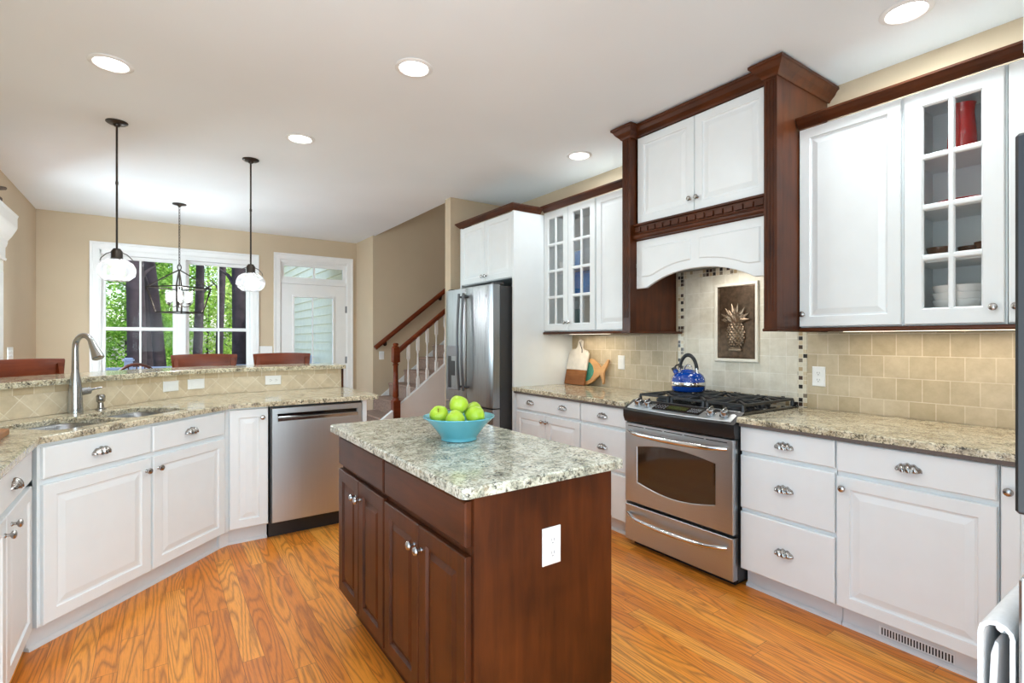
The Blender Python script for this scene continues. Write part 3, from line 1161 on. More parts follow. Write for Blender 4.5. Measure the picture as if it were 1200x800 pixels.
slab('granite_countertop', 'speckled tan granite countertop right of the range', 'countertop',
     [(2.512, -.498), (3.198, -.498), (3.198, 1.536), (2.512, 1.536)], .884, .914, 'granite')
slab('granite_countertop', 'speckled tan granite countertop between the refrigerator and the range', 'countertop',
     [(2.512, 2.322), (3.198, 2.322), (3.198, 3.607), (2.512, 3.607)], .884, .914, 'granite')

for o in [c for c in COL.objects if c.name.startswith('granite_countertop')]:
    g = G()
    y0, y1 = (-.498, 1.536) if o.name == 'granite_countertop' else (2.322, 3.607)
    g.box(2.532, 2.565, y0, y1, .8635, .8838)  # painted shade: dark strip over the recessed cabinet frame
    obj('shade_strip', g, 'shade_strip', o, label='dark strip standing in for shade under the granite edge')

# ------------------------------------------------------------------ tile backsplash
bs = thing('tile_backsplash', 'cream stone tile backsplash behind the range and counters, with mosaic border', 'backsplash', (0, 0, 0))
g = G(); g.box(3.199, 3.2095, -.5, 1.503, .915, 1.361); obj('field_tile', g, 'tile', bs)
g = G(); g.box(3.199, 3.2095, 2.426, 3.607, .915, 1.361); obj('field_tile', g, 'tile', bs)
g = G(); g.box(3.199, 3.2095, 1.559, 2.370, .973, 1.763); obj('centre_tile', g, 'tilec', bs)
g = G()
g.box(3.1985, 3.2095, 1.505, 1.558, .86, 1.816)
g.box(3.1985, 3.2095, 2.371, 2.424, .86, 1.816)
g.box(3.1985, 3.2095, 1.558, 2.371, .86, .972)
g.box(3.1985, 3.2095, 1.558, 2.371, 1.764, 1.816)
obj('mosaic_border', g, 'mosaic', bs)

# pineapple relief plaque
pq = thing('relief_plaque', 'bronze pineapple relief plaque in a cream stone frame on the tile above the range', 'plaque', (3.1980, 1.957, 1.437), RZ)
W2, H2 = .135, .243
g = G(); g.rect_rings(-W2 - .022, W2 + .022, -H2 - .022, H2 + .022, [(0, 0), (0, -.012), (.004, -.016), (.018, -.016), (.022, -.010), (.022, 0)], loop=True)
obj('frame', g, 'stone', pq)
g = G(); g.rect_rings(-W2, W2, -H2, H2, [(0, -.001), (0, -.008), (.006, -.009), (.010, -.006)])
obj('backplate', g, 'plaque', pq)
g = G()
g.lathe([(.001, -.075), (.030, -.070), (.046, -.045), (.052, -.01), (.047, .03), (.032, .055), (.001, .062)], 20, (0, -.006, -.09), 'z', sy=.42)
for r in range(9):
    z = -.155 + r * .014
    t = (z + .165) / .137
    rad = .052 * math.sin(PI * (0.14 + .72 * t)) ** .6
    for k in range(7):
        a = PI + PI * (k + .5 + .5 * (r % 2)) / 7.5
        x, y = rad * math.cos(a), rad * .42 * math.sin(a)
        n_ = Vector((math.cos(a), math.sin(a) * 1.6, 0)).normalized()
        p = Vector((x, y - .006, z))
        w_ = Vector((-n_.y, n_.x, 0)) * .0075
        g.add([p + w_, p + Vector((0, 0, .010)), p - w_, p - Vector((0, 0, .010)), p + n_ * .007], [(0, 1, 4), (1, 2, 4), (2, 3, 4), (3, 0, 4), (0, 3, 2, 1)])
g.v = [(x, min(y, -.003), z) for x, y, z in g.v]
g.v = [(x * 1.22, y, -.192 + (z + .186) * 1.22) for x, y, z in g.v]
obj('pineapple_body', g, 'plaque_hi', pq)
g = G()
for k in range(15):
    a = math.radians(-74 + 148 * k / 14)
    ln = (.085 if k % 2 else .115) * (1 - .25 * abs(a))
    b0 = Vector((math.sin(a) * .012, -.010, -.035))
    tip = b0 + Vector((math.sin(a) * ln, -.004 - .006 * (k % 3), math.cos(a) * ln * 1.05))
    md = b0.lerp(tip, .5) + Vector((0, -.010, 0.006))
    sd = Vector((math.cos(a), 0, -math.sin(a))) * .011
    g.add([b0 - sd * .6, b0 + sd * .6, md + sd, tip, md - sd, md + Vector((0, -.006, 0))], [(0, 1, 5), (1, 2, 5), (2, 3, 5), (3, 4, 5), (4, 0, 5), (4, 3, 2, 1, 0)])
for k in range(7):
    a = math.radians(-66 + 132 * k / 6)
    b0 = Vector((math.sin(a) * .018, -.014, -.03)); tip = b0 + Vector((math.sin(a) * .06, -.012, math.cos(a) * .055))
    sd = Vector((math.cos(a), 0, -math.sin(a))) * .009
    md = b0.lerp(tip, .5)
    g.add([b0 - sd * .6, b0 + sd * .6, md + sd, tip, md - sd, md + Vector((0, -.006, 0))], [(0, 1, 5), (1, 2, 5), (2, 3, 5), (3, 4, 5), (4, 0, 5), (4, 3, 2, 1, 0)])
g.v = [(x * 1.22, y, -.192 + (z + .186) * 1.22) for x, y, z in g.v]
obj('pineapple_leaves', g, 'plaque_hi', pq)
g = G()
g.box(-.038, .038, -.022, -.006, -.186, -.172, .003)
g.box(-.030, .030, -.019, -.006, -.172, -.164, .003)
g.v = [(x * 1.22, y, -.192 + (z + .186) * 1.22) for x, y, z in g.v]
obj('pedestal', g, 'plaque_hi', pq)

# ------------------------------------------------------------------ upper cabinets
def glass_door(parent, x0, x1, z0, z1, rows, cols=2, knob=None, s=.066, t=.02, dl=None):
    g = G()
    g.rect_rings(x0, x1, z0, z1, [(0, t), (0, .003), (.003, 0), (s, 0), (s + .007, .007), (s + .007, t)], loop=True)
    a0, a1, b0, b1 = x0 + s + .007, x1 - s - .007, z0 + s + .007, z1 - s - .007
    for k in range(1, cols):
        xc = lerp(a0, a1, k / cols)
        g.prism([(xc - .013, .012), (xc - .010, .003), (xc - .006, 0), (xc + .006, 0), (xc + .010, .003), (xc + .013, .012)], b0 - .003, b1 + .003, plane='xy')
    for k in range(1, rows):
        zc = lerp(b0, b1, k / rows)
        g.prism([(.0115, zc - .014), (.003, zc - .011), (.0005, zc - .006), (.0005, zc + .006), (.003, zc + .011), (.0115, zc + .014)], a0 - .003, a1 + .003, plane='yz')
    o = obj('door', g, 'paint', parent)
    g = G(); g.box(a0 - .004, a1 + .004, .0125, .0150, b0 - .004, b1 + .004)
    obj('pane', g, 'cabglass', o, label='clear glass pane behind the muntins')
    if knob: obj('knob', knob_g(*knob), 'pewter', o, 40)
    return o


def open_box(parent, w, depth, z0, z1, y0=.021, t=.018, shelves=()):
    g = G()
    g.box(0, t, y0, depth, z0, z1)
    g.box(w - t, w, y0, depth, z0, z1)
    g.box(t, w - t, y0, depth, z0, z0 + t)
    g.box(t, w - t, y0, depth, z1 - t, z1)
    g.box(t, w - t, depth - .008, depth, z0 + t, z1 - t)
    # face frame
    for a in ((t, .034, z0 + t, z1 - t), (w - .034, w - t, z0 + t, z1 - t)):
        g.box(a[0], a[1], y0, y0 + .018, a[2], a[3])
    obj('body', g, 'paint', parent)
    for z in shelves:
        g = G(); g.box(t, w - t, y0 + .025, depth - .008, z - .018, z, .002)
        obj('shelf', g, 'paint', parent)


UX = 2.86
UZ0, UZ1 = 1.385, 2.455
UD = .345
t = thing('upper_cabinet', 'white upper cabinet with one solid raised-panel door right of the range hood', 'cabinet', (UX, 1.388, 0), RZ, 'white upper cabinets')
g = G(); g.box(.001, .468, .021, UD, UZ0, UZ1, .001); obj('body', g, 'paint', t)
front_part(t, D, .003, .462, UZ0 + .006, UZ1 - .006, knob=(.026, 1.457))
tg = thing('upper_cabinet', 'white upper cabinet with an eight-pane glass door holding red and white dishes', 'cabinet', (UX, .918, 0), RZ, 'white upper cabinets')
open_box(tg, .355, UD, UZ0, UZ1, shelves=(1.690, 1.927, 2.166))
glass_door(tg, .005, .349, UZ0 + .006, UZ1 - .006, 4, knob=(.318, 1.457))
t = thing('upper_cabinet', 'white upper cabinet at the right edge, cut off by the black oven', 'cabinet', (UX, .561, 0), RZ, 'white upper cabinets')
g = G(); g.box(.001, .9, .021, UD, UZ0, UZ1, .001); obj('body', g, 'paint', t)
front_part(t, D, .004, .345, UZ0 + .006, UZ1 - .006, knob=(.030, 1.457))

tl = thing('upper_cabinet', 'white upper cabinet with paired eight-pane glass doors next to the refrigerator panel', 'cabinet', (UX, 3.607, 0), RZ, 'white upper cabinets')
open_box(tl, .655, UD, UZ0 + .005, UZ1, shelves=(1.705, 1.935, 2.166))
glass_door(tl, .004, .322, UZ0 + .012, UZ1 - .006, 4, knob=(.300, 1.467), s=.056)
glass_door(tl, .327, .650, UZ0 + .012, UZ1 - .006, 4, knob=(.350, 1.467), s=.056)
t = thing('upper_cabinet', 'white upper cabinet with one solid door tucked against the left hood pilaster', 'cabinet', (UX, 2.950, 0), RZ, 'white upper cabinets')
g = G(); g.box(.001, .487, .021, UD, UZ0 + .005, UZ1, .001); obj('body', g, 'paint', t)
front_part(t, D, .008, .482, UZ0 + .012, UZ1 - .006)

CROWN = [(0, 0), (.006, 0), (.010, .006), (.014, .010), (.030, .022), (.040, .036), (.044, .040), (.050, .042), (.050, .052), (0, .052)]
def crown(g, path, z, k=1.0, hk=1.0):
    g.sweep(path, [(o * k, z + h * hk) for o, h in CROWN])
g = G(); crown(g, [(UX + .004, 1.386), (UX + .004, -.3)], UZ1, .9)
# travel toward -Y puts "right" at -X
tag(obj('crown_molding', g, 'cherry_y'), 'cherry crown molding above the right-hand upper cabinets', 'molding', 'cherry crown moldings')
g = G(); crown(g, [(UX + .004, 3.606), (UX + .004, 2.464)], UZ1, .9)
tag(obj('crown_molding', g, 'cherry_y'), 'cherry crown molding above the glass-door cabinets left of the hood', 'molding', 'cherry crown moldings')
RAILP = [(0, 0), (.010, 0), (.014, .006), (.010, .014), (.010, .020), (0, .020)]
g = G(); g.sweep([(UX + .004, 1.381), (UX + .004, -.3)], [(o, 1.363 + z) for o, z in RAILP]); g.box(UX + .004, XW - .014, -.3, 1.381, 1.377, 1.383)
tag(obj('light_rail', g, 'cherry_y'), 'thin cherry light rail under the right-hand upper cabinets', 'molding', 'cherry light rails')
g = G(); g.sweep([(UX + .004, 3.606), (UX + .004, 2.469)], [(o, 1.368 + z) for o, z in RAILP]); g.box(UX + .004, XW - .014, 2.469, 3.606, 1.381, 1.388)
tag(obj('light_rail', g, 'cherry_y'), 'thin cherry light rail under the upper cabinets left of the hood', 'molding', 'cherry light rails')
for y0, y1, lab, en in ((.25, 1.25, 'slim lit strip under the right-hand upper cabinets', 1.6), (2.95, 3.45, 'slim lit strip under the glass-door cabinets left of the hood', 1.2)):
    t = thing('under_cabinet_light', lab, 'light', (3.03, (y0 + y1) / 2, 1.3765 if y1 < 2 else 1.3805), 0, 'under-cabinet lights')
    h = (y1 - y0) / 2
    g = G(); g.box(-.03, .03, -h, h, -.012, 0, .002); obj('housing', g, 'plate', t)
    g = G(); g.box(-.02, .02, -h + .02, h - .02, -.0145, -.0122); obj('lens', g, 'ucl', t)
    lamp('lamp', 'AREA', en, t, (0, 0, -.02), .04, (1.0, .86, .66), shape='RECTANGLE', size_y=h * 1.9)

# ------------------------------------------------------------------ range hood cabinet
hd = thing('range_hood_cabinet', 'cherry and white range hood cabinet with fluted pilasters and arched valance', 'cabinet', (2.64, 2.460, 0), RZ)
HW, HB, HT = 1.070, 1.380, 2.700
def pilaster(x0):
    w = .070
    g = G()
    prof = [(x0, 0)]
    for k in range(3):
        c = x0 + .018 + k * .017
        for q in range(7):
            a = PI * q / 6
            prof.append((c - .0055 * math.cos(a), .0055 * math.sin(a)))
    prof += [(x0 + w, 0), (x0 + w, .062), (x0, .062)]
    g.prism([(p[0], p[1]) for p in prof], HB + .09, HT - .02, plane='xy')
    g.box(x0, x0 + w, 0, .062, HB, HB + .09)
    g.box(x0, x0 + w, 0, .062, HT - .02, HT)
    return g
for x0 in (0, HW - .070): obj('pilaster', pilaster(x0), 'cherry_z', hd)
for x0 in (0, HW - .020):
    g = G(); g.box(x0, x0 + .020, .0625, .556, HB, HT); obj('side_panel', g, 'cherry_z', hd)
g = G()
for x0 in (-.006, HW - .076): g.box(x0, x0 + .082, -.008, .556, HB - .016, HB, .004)
obj('base_cap', g, 'cherry_y', hd)
g = G(); g.box(.0705, HW - .0705, .0815, .569, 2.0, HT - .002); obj('body', g, 'paint', hd)
front_part(hd, D, .082, .527, 2.106, 2.690, knob=(.505, 2.185), y=.061)
front_part(hd, D, .532, .990, 2.106, 2.690, knob=(.555, 2.185), y=.061)
# crown between the pilasters and capped crowns on them
g = G()
zc = HT - .006
g.sweep([(.070, .062), (HW - .070, .062)], [(o * 1.1, zc + h * 1.40) for o, h in CROWN])
g.box(.070, HW - .070, .062, .569, zc, zc + .06)
obj('crown', g, 'cherry_x', hd)
for pts in ([(0, .569), (0, 0), (.070, 0), (.070, .12)], [(HW - .070, .12), (HW - .070, 0), (HW, 0), (HW, .569)]):
    g = G()
    g.sweep(pts, [(o * 1.15, zc - .004 + h * 1.45) for o, h in CROWN])
    obj('capital', g, 'cherry_x', hd)
# dentil molding
g = G()
g.prism([(.060, 1.995), (.030, 1.998), (.024, 2.010), (.024, 2.022), (.036, 2.030), (.040, 2.040), (.044, 2.040), (.044, 2.088), (.032, 2.092), (.032, 2.104), (.060, 2.104)], .071, HW - .071, plane='yz')
n = 15
for k in range(n):
    xa = .078 + (HW - .156) * k / n
    g.box(xa, xa + .048, .033, .046, 2.046, 2.078, .002)
g.box(.071, HW - .071, .060, .0815, 1.99, 2.106)
obj('dentil_molding', g, 'cherry_x', hd)
# arched valance
vx0, vx1, vzt = .0715, HW - .0715, 1.994
def arch(x):
    a0, a1 = vx0 + .085, vx1 - .085
    if x <= a0 or x >= a1: return 1.668
    u = (x - a0) / (a1 - a0) * 2 - 1
    return 1.668 + .092 * (1 - abs(u) ** 2.2)
poly = [(vx0, vzt), (vx0, 1.668)] + [(lerp(vx0 + .085, vx1 - .085, k / 24), arch(lerp(vx0 + .085, vx1 - .085, k / 24))) for k in range(25)] + [(vx1, 1.668), (vx1, vzt)]
g = G()
g.prism(poly, .061, .0815, .003, 'xz')
def vpanel(xa, xb):
    top = vzt - .055
    pts = [(xa, top)]
    for k in range(13):
        x = lerp(xa, xb, k / 12)
        pts.append((x, max(arch(x), 1.69) + .052))
    pts.append((xb, top))
    return pts
pv = []
for xa, xb in ((vx0 + .05, (vx0 + vx1) / 2 - .03), ((vx0 + vx1) / 2 + .03, vx1 - .05)):
    pv.append(vpanel(xa, xb))
for p in pv: g.prism(p, .0535, .0612, .007, 'xz')
obj('valance', g, 'paint', hd)
g = G(); g.box(.0205, HW - .0205, .0825, .556, 1.822, 1.842)
g.box(.25, HW - .25, .14, .45, 1.812, 1.822, .003)
obj('vent_liner', g, 'steel', hd)
lamp('lamp', 'AREA', 2.2, hd, (HW / 2, .30, 1.808), .16, (1, .97, .92))

# ------------------------------------------------------------------ refrigerator surround
fs = thing('refrigerator_surround', 'white tall side panel with paired cabinet doors above the refrigerator and dark crown', 'cabinet', (2.53, 4.545, 0), RZ)
g = G(); g.box(.915, .937, 0, .677, 0, 2.437, .001); obj('side_panel', g, 'paint', fs)
g = G(); g.box(.0, .02, 0, .677, 0, 2.437, .001); obj('side_panel', g, 'paint', fs)
g = G(); g.box(.021, .914, .021, .675, 1.86, 2.437); obj('body', g, 'paint', fs)
front_part(fs, D, .024, .463, 1.865, 2.430, knob=(.437, 1.915))
front_part(fs, D, .468, .910, 1.865, 2.430, knob=(.494, 1.915))
g = G(); g.sweep([(0, .6), (0, .004), (.937, .004), (.937, .29)], [(o * .9, 2.437 + h) for o, h in CROWN]); obj('crown', g, 'cherry_x', fs)

# ------------------------------------------------------------------ refrigerator
fr = thing('refrigerator', 'stainless steel french door refrigerator with dark handles and water dispenser', 'refrigerator', (2.34, 4.515, 0), RZ)
FW = .862
g = G()
g.box(.006, FW - .006, .085, .80, .03, 1.785, .006)
g.box(.05, FW - .05, .10, .74, 0, .03)
obj('body', g, 'fridgeside', fr)
def bowed(x0, x1, z0, z1, t=.078, bow=.012):
    g = G()
    rs = []
    n = 10
    for k in range(n + 1):
        u = k / n
        x = lerp(x0, x1, u)
        yf = -bow * math.sin(PI * (x / FW)) + (.010 if k in (0, n) else 0)
        e = .003
        rs.append([(x, yf + .004, z0), (x, yf, z0 + e), (x, yf, z1 - e), (x, yf + .004, z1), (x, t, z1), (x, t, z0)])
    g.rings(rs)
    return g
dl = obj('left_door', bowed(.002, .428, .735, 1.795), 'steel_dark', fr, 40)
drr = obj('right_door', bowed(.434, .860, .735, 1.795), 'steel_dark', fr, 40)
fz = obj('freezer_drawer', bowed(.002, .860, .085, .725), 'steel_dark', fr, 40)
def bar_handle(x, z0, z1, y):
    g = G()
    pts = []
    n = 14
    for k in range(n + 1):
        u = k / n
        pts.append((x, y - .050 - .022 * math.sin(PI * u), lerp(z0, z1, u)))
    g.tube(pts, .0125, 10)
    for z in (z0 + .03, z1 - .03): g.tube([(x, y, z), (x, y - .055, z)], .011, 10)
    return g
obj('handle', bar_handle(.392, .86, 1.74, -.008), 'gunmetal', dl, 40)
obj('handle', bar_handle(.470, .86, 1.74, -.008), 'gunmetal', drr, 40)
g = G()
pts = [(.10 + .662 * k / 12, -.062 - .016 * math.sin(PI * k / 12), .655) for k in range(13)]
g.tube(pts, .0125, 10)
for x in (.14, .722): g.tube([(x, -.006, .655), (x, -.066, .655)], .011, 10)
obj('handle', g, 'grey', fz, 40)
g = G()
g.rect_rings(.070, .300, .845, 1.265, [(0, .0), (0, -.012), (.010, -.014), (.016, -.012), (.016, 0)], loop=True)
g.box(.084, .286, -.013, .002, 1.165, 1.25)
g.k = 1
g.box(.084, .286, -.006, .002, .86, 1.165)
g.box(.15, .22, -.012, -.006, .98, 1.12, .003)
obj('water_dispenser', g, ['grey', 'black'], dl)
g = G()
for x in (.012, .790): g.box(x, x + .06, .03, .13, 1.796, 1.812, .004)
obj('hinge_cover', g, 'fridgeside', fr)
g = G(); g.lathe([(.014, 0), (.014, .0015)], 16, (.77, -.0035, 1.70), '-y'); obj('badge', g, 'grey', drr)

# ------------------------------------------------------------------ outlets
def outlet(name, label, loc, rz, kind='duplex', horizontal=False, gangs=1, group='wall plates', parent=None, cat='outlet'):
    """front face looks along local -y"""
    if parent is None: t = thing(name, label, cat, loc, rz, group)
    else:
        t = None
    w, h = (.072 + .046 * (gangs - 1)), .116
    if horizontal: w, h = .116, .072
    T = Matrix.Identity(4) if parent is None else Matrix.Translation(loc) @ Matrix.Rotation(rz, 4, 'Z')
    g = G(T)
    g.rect_rings(-w / 2, w / 2, -h / 2, h / 2, [(0, 0), (0, -.003), (.004, -.006)])
    pl = obj('plate' if parent is None else 'outlet', g, 'plate', t if parent is None else parent, label=None if parent is None else label)
    holder = t if parent is None else pl
    for q in range(gangs):
        cx = 0 if gangs == 1 else -w / 2 + .036 + .046 * q
        if kind == 'duplex':
            for s in (-1, 1):
                g = G(T)
                a, b_ = (s * .020, 0) if horizontal else (0, s * .020)
                ring = [(a + .0165 * math.cos(2 * PI * k / 16) * (1 if not horizontal else .82), b_ + .0165 * math.sin(2 * PI * k / 16) * (.82 if not horizontal else 1)) for k in range(16)]
                g.prism([(cx + x, z) for x, z in ring], -.0085, -.0055, .001)
                g.k = 1
                for d in (-.006, .006):
                    if horizontal: g.box(a - .005, a + .004, -.0088, -.0083, b_ + d - .001, b_ + d + .001)
                    else: g.box(a + d - .001, a + d + .001, -.0088, -.0083, b_ - .003, b_ + .006)
                if horizontal: g.box(a + .007, a + .011, -.0088, -.0083, b_ - .002, b_ + .002)
                else: g.box(a - .002, a + .002, -.0088, -.0083, b_ - .011, b_ - .007)
                obj('receptacle', g, ['plate', 'slot'], holder)
        elif kind == 'rocker':
            g = G(T)
            if horizontal: g.box(-.033, .033, -.0085, -.0055, -.016, .016, .001)
            else: g.box(cx - .016, cx + .016, -.0085, -.0055, -.033, .033, .001)
            obj('rocker', g, 'plate', holder)
        elif kind == 'toggle':
            g = G(T)
            g.box(cx - .005, cx + .005, -.0065, -.0055, -.012, .012)
            g.prism([(-.006, -.004), (-.016, .006), (-.014, .010), (-.006, .006)], cx - .0035, cx + .0035, plane='yz')
            obj('toggle', g, 'plate', holder)
    return t


outlet('wall_outlet', 'white duplex outlet on the tile right of the range', (3.1985, 1.437, 1.105), RZ, group='outlets on the tile')
outlet('wall_outlet', 'white single-rocker plate on the tile between the boards and the kettle', (3.1985, 2.990, 1.131), RZ, 'rocker', group='outlets on the tile')

# ------------------------------------------------------------------ island
isl = thing('kitchen_island', 'dark cherry kitchen island with paneled doors and an outlet on its end', 'island', (.715, 2.470, 0), RZ)
IW, ID = 1.215, .585
g = G()
g.box(.004, IW - .002, .021, ID - .021, .135, .883)
g.box(.03, IW - .055, .075, ID - .075, 0, .135)
obj('body', g, 'cherry_z', isl)
g = G()
g.prism([(.021, .883), (.021, .105), (.06, .105), (.06, 0), (ID - .095, 0), (ID - .095, .150), (ID - .021, .150), (ID - .021, .883)], IW - .001, IW + .012, .001, 'yz')
obj('end_panel', g, 'cherry_z', isl)
IDOOR = [(0, .020), (0, .003), (.003, 0), (.052, 0), (.057, .010), (.066, .010), (.084, .002)]
FR = [('drawer', .004, .578, .733, .862, None), ('drawer', .592, 1.213, .733, .862, None),
      ('door', .004, .287, .138, .712, (.262, .640)), ('door', .291, .578, .138, .712, (.316, .640)),
      ('door', .592, .898, .138, .706, (.872, .634)), ('door', .902, 1.213, .138, .706, (.928, .634))]
for k, x0, x1, z0, z1, kn in FR:
    front_part(isl, k, x0, x1, z0, z1, knob=kn, mat='cherry_z' if k == 'door' else 'cherry_x', hw='nickel', spec=IDOOR)
for k, x0, x1, z0, z1, kn in FR:   # the far side has the same fronts
    T = Matrix.Translation((IW, ID, 0)) @ Matrix.Rotation(PI, 4, 'Z')
    g = G(T)
    g.rect_rings(x0, x1, z0, z1, IDOOR if k == 'door' else SLAB_SPEC)
    obj(k, g, 'cherry_z' if k == 'door' else 'cherry_x', isl)
outlet('outlet', 'white duplex outlet', (IW + .012, .300, .678), PI / 2, parent=isl)
def round_rect(x0, x1, y0, y1, r, n=5):
    out = []
    for cx, cy, a0 in ((x1 - r, y1 - r, 0), (x0 + r, y1 - r, 90), (x0 + r, y0 + r, 180), (x1 - r, y0 + r, 270)):
        for k in range(n + 1):
            a = math.radians(a0 + 90 * k / n)
            out.append((cx + r * math.cos(a), cy + r * math.sin(a)))
    return out
slab('granite_countertop', 'grey-green speckled granite top on the cherry island', 'countertop', round_rect(.684, 1.316, 1.213, 2.515, .02), .884, .914, 'granite_i')

# fruit bowl and apples
BX, BY = 1.015, 1.835
bw = G()
bw.lathe([(.001, .003), (.066, .003), (.069, 0), (.074, .003), (.073, .012), (.079, .020), (.098, .045), (.124, .074), (.142, .090), (.146, .094), (.145, .097), (.140, .096), (.120, .079), (.094, .052), (.072, .026), (.055, .017), (.001, .016)], 40, cap0=False, cap1=False)
tag(obj('fruit_bowl', bw, 'bowl', smooth=50, loc=(BX, BY, .9145)), 'turquoise footed fruit bowl on the kitchen island', 'bowl')
def apple_g():
    g = G()
    prof = [(.001, -.026), (.010, -.031), (.020, -.033), (.030, -.026), (.038, -.010), (.041, .006), (.038, .022), (.030, .032), (.020, .036), (.010, .033), (.001, .024)]
    rs = []
    for r, h in prof:
        rs.append([(r * (1 + .025 * math.cos(5 * 2 * PI * k / 24)) * math.cos(2 * PI * k / 24), r * (1 + .025 * math.cos(5 * 2 * PI * k / 24)) * math.sin(2 * PI * k / 24), h) for k in range(24)])
    g.rings(rs)
    return g
def stem_g():
    g = G(); g.tube([(0, 0, .024), (.001, 0, .034), (.004, .001, .042)], [.0015, .0013, .002], 6); return g
AP = [  # offsets along picture right / away / up from the bowl centre, tilt
    (-.080, .000, .096, (0.5, -.5, 0), 'leftmost green apple in the turquoise bowl'),
    (-.003, .008, .138, (.3, .4, 1), 'topmost green apple in the middle of the turquoise bowl'),
    (.054, .062, .104, (-.5, .5, 2), 'green apple at the back right of the turquoise bowl'),
    (.070, -.032, .098, (.9, .2, 3), 'green apple at the front right of the turquoise bowl'),
    (-.006, -.068, .088, (1.1, -.2, 4), 'lowest green apple at the front rim of the turquoise bowl'),
]
sR, cR = math.sin(YAW), math.cos(YAW)
first = None
for dx, dy, dz, rot, lab in AP:
    p = (BX + dx * cR + dy * sR, BY - dx * sR + dy * cR, .9145 + dz)
    if first is None:
        first = obj('green_apple', apple_g(), 'apple', smooth=60)
        st = obj('stem', stem_g(), 'acacia', first)
        a = first
    else:
        a = first.copy(); COL.objects.link(a)
        s_ = st.copy(); COL.objects.link(s_); s_.parent = a
    a.location = p
    a.scale = (.95, .95, .95)
    a.rotation_euler = rot
    tag(a, lab, 'apple', 'green apples in the bowl')

# ================================================================== PENINSULA
S2 = math.sqrt(.5)
DO = (-.395, 2.895)
def DW(x, y): return (DO[0] + x * S2 - y * S2, DO[1] + x * S2 + y * S2)
base_cabinet('white angled sink base cabinet with two false drawers over two doors', (DO[0], DO[1], 0), PI / 4, 1.088,
             [dict(kind=DR, x0=.012, x1=.534, z0=.731, z1=.866, pulls=[(.265, .800)]),
              dict(kind=DR, x0=.548, x1=1.066, z0=.731, z1=.866, pulls=[(.800, .800)]),
              dict(kind=D, x0=.012, x1=.534, z0=.114, z1=.705, knob=(.505, .642)),
              dict(kind=D, x0=.548, x1=1.066, z0=.114, z1=.705, knob=(.577, .642))], depth=.55, top=.69)
# rails that close the sink base up to the counter
base_cabinet('narrow white base cabinet with one tall door beside the dishwasher', (.382, 3.68, 0), 0, .231,
             [dict(kind=D, x0=.003, x1=.227, z0=.114, z1=.872, knob=(.192, .815))], depth=.6)
base_cabinet('white base cabinet at the left edge of the picture with a drawer over two doors', (-.42, 2.165, 0), PI / 2, .728,
             [dict(kind=DR, x0=.015, x1=.722, z0=.735, z1=.868, pulls=[(.385, .800)]),
              dict(kind=D, x0=.015, x1=.274, z0=.114, z1=.712, knob=(.245, .655)),
              dict(kind=D, x0=.280, x1=.722, z0=.114, z1=.712, knob=(.345, .665))], depth=.6)
g = G(Matrix.Translation((-.382, -3.68, 0)))
g.prism([(.362, 3.681), (.3835, 3.7005), (.3835, 3.745), (.330, 3.713)], .883, .105, plane='xy')
g.prism([(.334, 3.710), (.384, 3.742), (.384, 3.79), (.300, 3.746)], .105, 0, plane='xy')
nb = [o for o in COL.objects if o.get('label', '').startswith('narrow white base cabinet')][0]
obj('corner_filler', g, 'paint', nb)
base_cabinet('white base cabinet under the left counter, nearer than the picture edge', (-.42, 1.505, 0), PI / 2, .655,
             [dict(kind=DR, x0=.006, x1=.649, z0=.735, z1=.868, pulls=[(.327, .800)]),
              dict(kind=D, x0=.006, x1=.649, z0=.114, z1=.712, knob=(.60, .655))], depth=.6)
# dishwasher
dw = thing('dishwasher', 'stainless steel dishwasher in the peninsula with a recessed pocket handle', 'dishwasher', (.616, 3.665, 0), 0)
g = G(); g.box(.004, .616, .03, .60, .10, .880, .002); g.box(.004, .616, .075, .59, .0, .10); obj('body', g, 'black', dw)
g = G()
x0, x1, z0, z1 = .014, .612, .112, .868
hx0, hx1, hz0, hz1 = .050, .582, .778, .828
outer = [[(x0 + i, y, z0 + i), (x1 - i, y, z0 + i), (x1 - i, y, z1 - i), (x0 + i, y, z1 - i)] for i, y in ((0, .030), (0, .003), (.003, 0))]
inner = [[(hx0 - i, y, hz0 - i), (hx1 + i, y, hz0 - i), (hx1 + i, y, hz1 + i), (hx0 - i, y, hz1 + i)] for i, y in ((.004, 0), (0, .004), (0, .030))]
g.rings(outer + inner, loop=True)
obj('door_panel', g, 'steel', dw)
g = G(); g.box(hx0, hx1, .028, .0298, hz0, hz1)
hk = obj('handle_pocket', g, 'blackgloss', dw)
g = G()
g.prism([(.002, hz0 - .002), (-.003, hz0 + .002), (-.003, hz0 + .020), (.004, hz0 + .026), (.012, hz0 + .022), (.012, hz0 - .002)], hx0, hx1, plane='yz')
obj('handle_lip', g, 'chrome', hk)
g = G(); g.box(1.236, 1.270, 3.682, 4.40, 0, .883, .002)
END = g

# knee wall, its tile and the raised bar
P0, PA, PC, PB, P1 = (-1.089, 3.081), (.02, 4.19), (.26, 4.43), (.60, 4.43), (1.305, 4.43)
BPATH = [P0, (-.6, 3.57)]
for k in range(13):
    u = k / 12
    BPATH.append(tuple((1 - u) ** 2 * PA[i] + 2 * u * (1 - u) * PC[i] + u * u * PB[i] for i in (0, 1)))
BPATH.append(P1)
def off(path, d):
    """offset to the left of travel (away from the kitchen)"""
    out = []
    for i, p in enumerate(path):
        a = Vector(path[max(i - 1, 0)]); b_ = Vector(path[min(i + 1, len(path) - 1)])
        t_ = (b_ - a).normalized()
        out.append((p[0] - t_.y * d, p[1] + t_.x * d))
    return out
def strip(path, d0, d1, ext0=0.0):
    return off(path, d0) + off(path, d1)[::-1]
g = G(); g.prism(strip(BPATH, .010, .150), 0, 1.073, plane='xy')
wb = struct('wall_bar', g, 'wall')
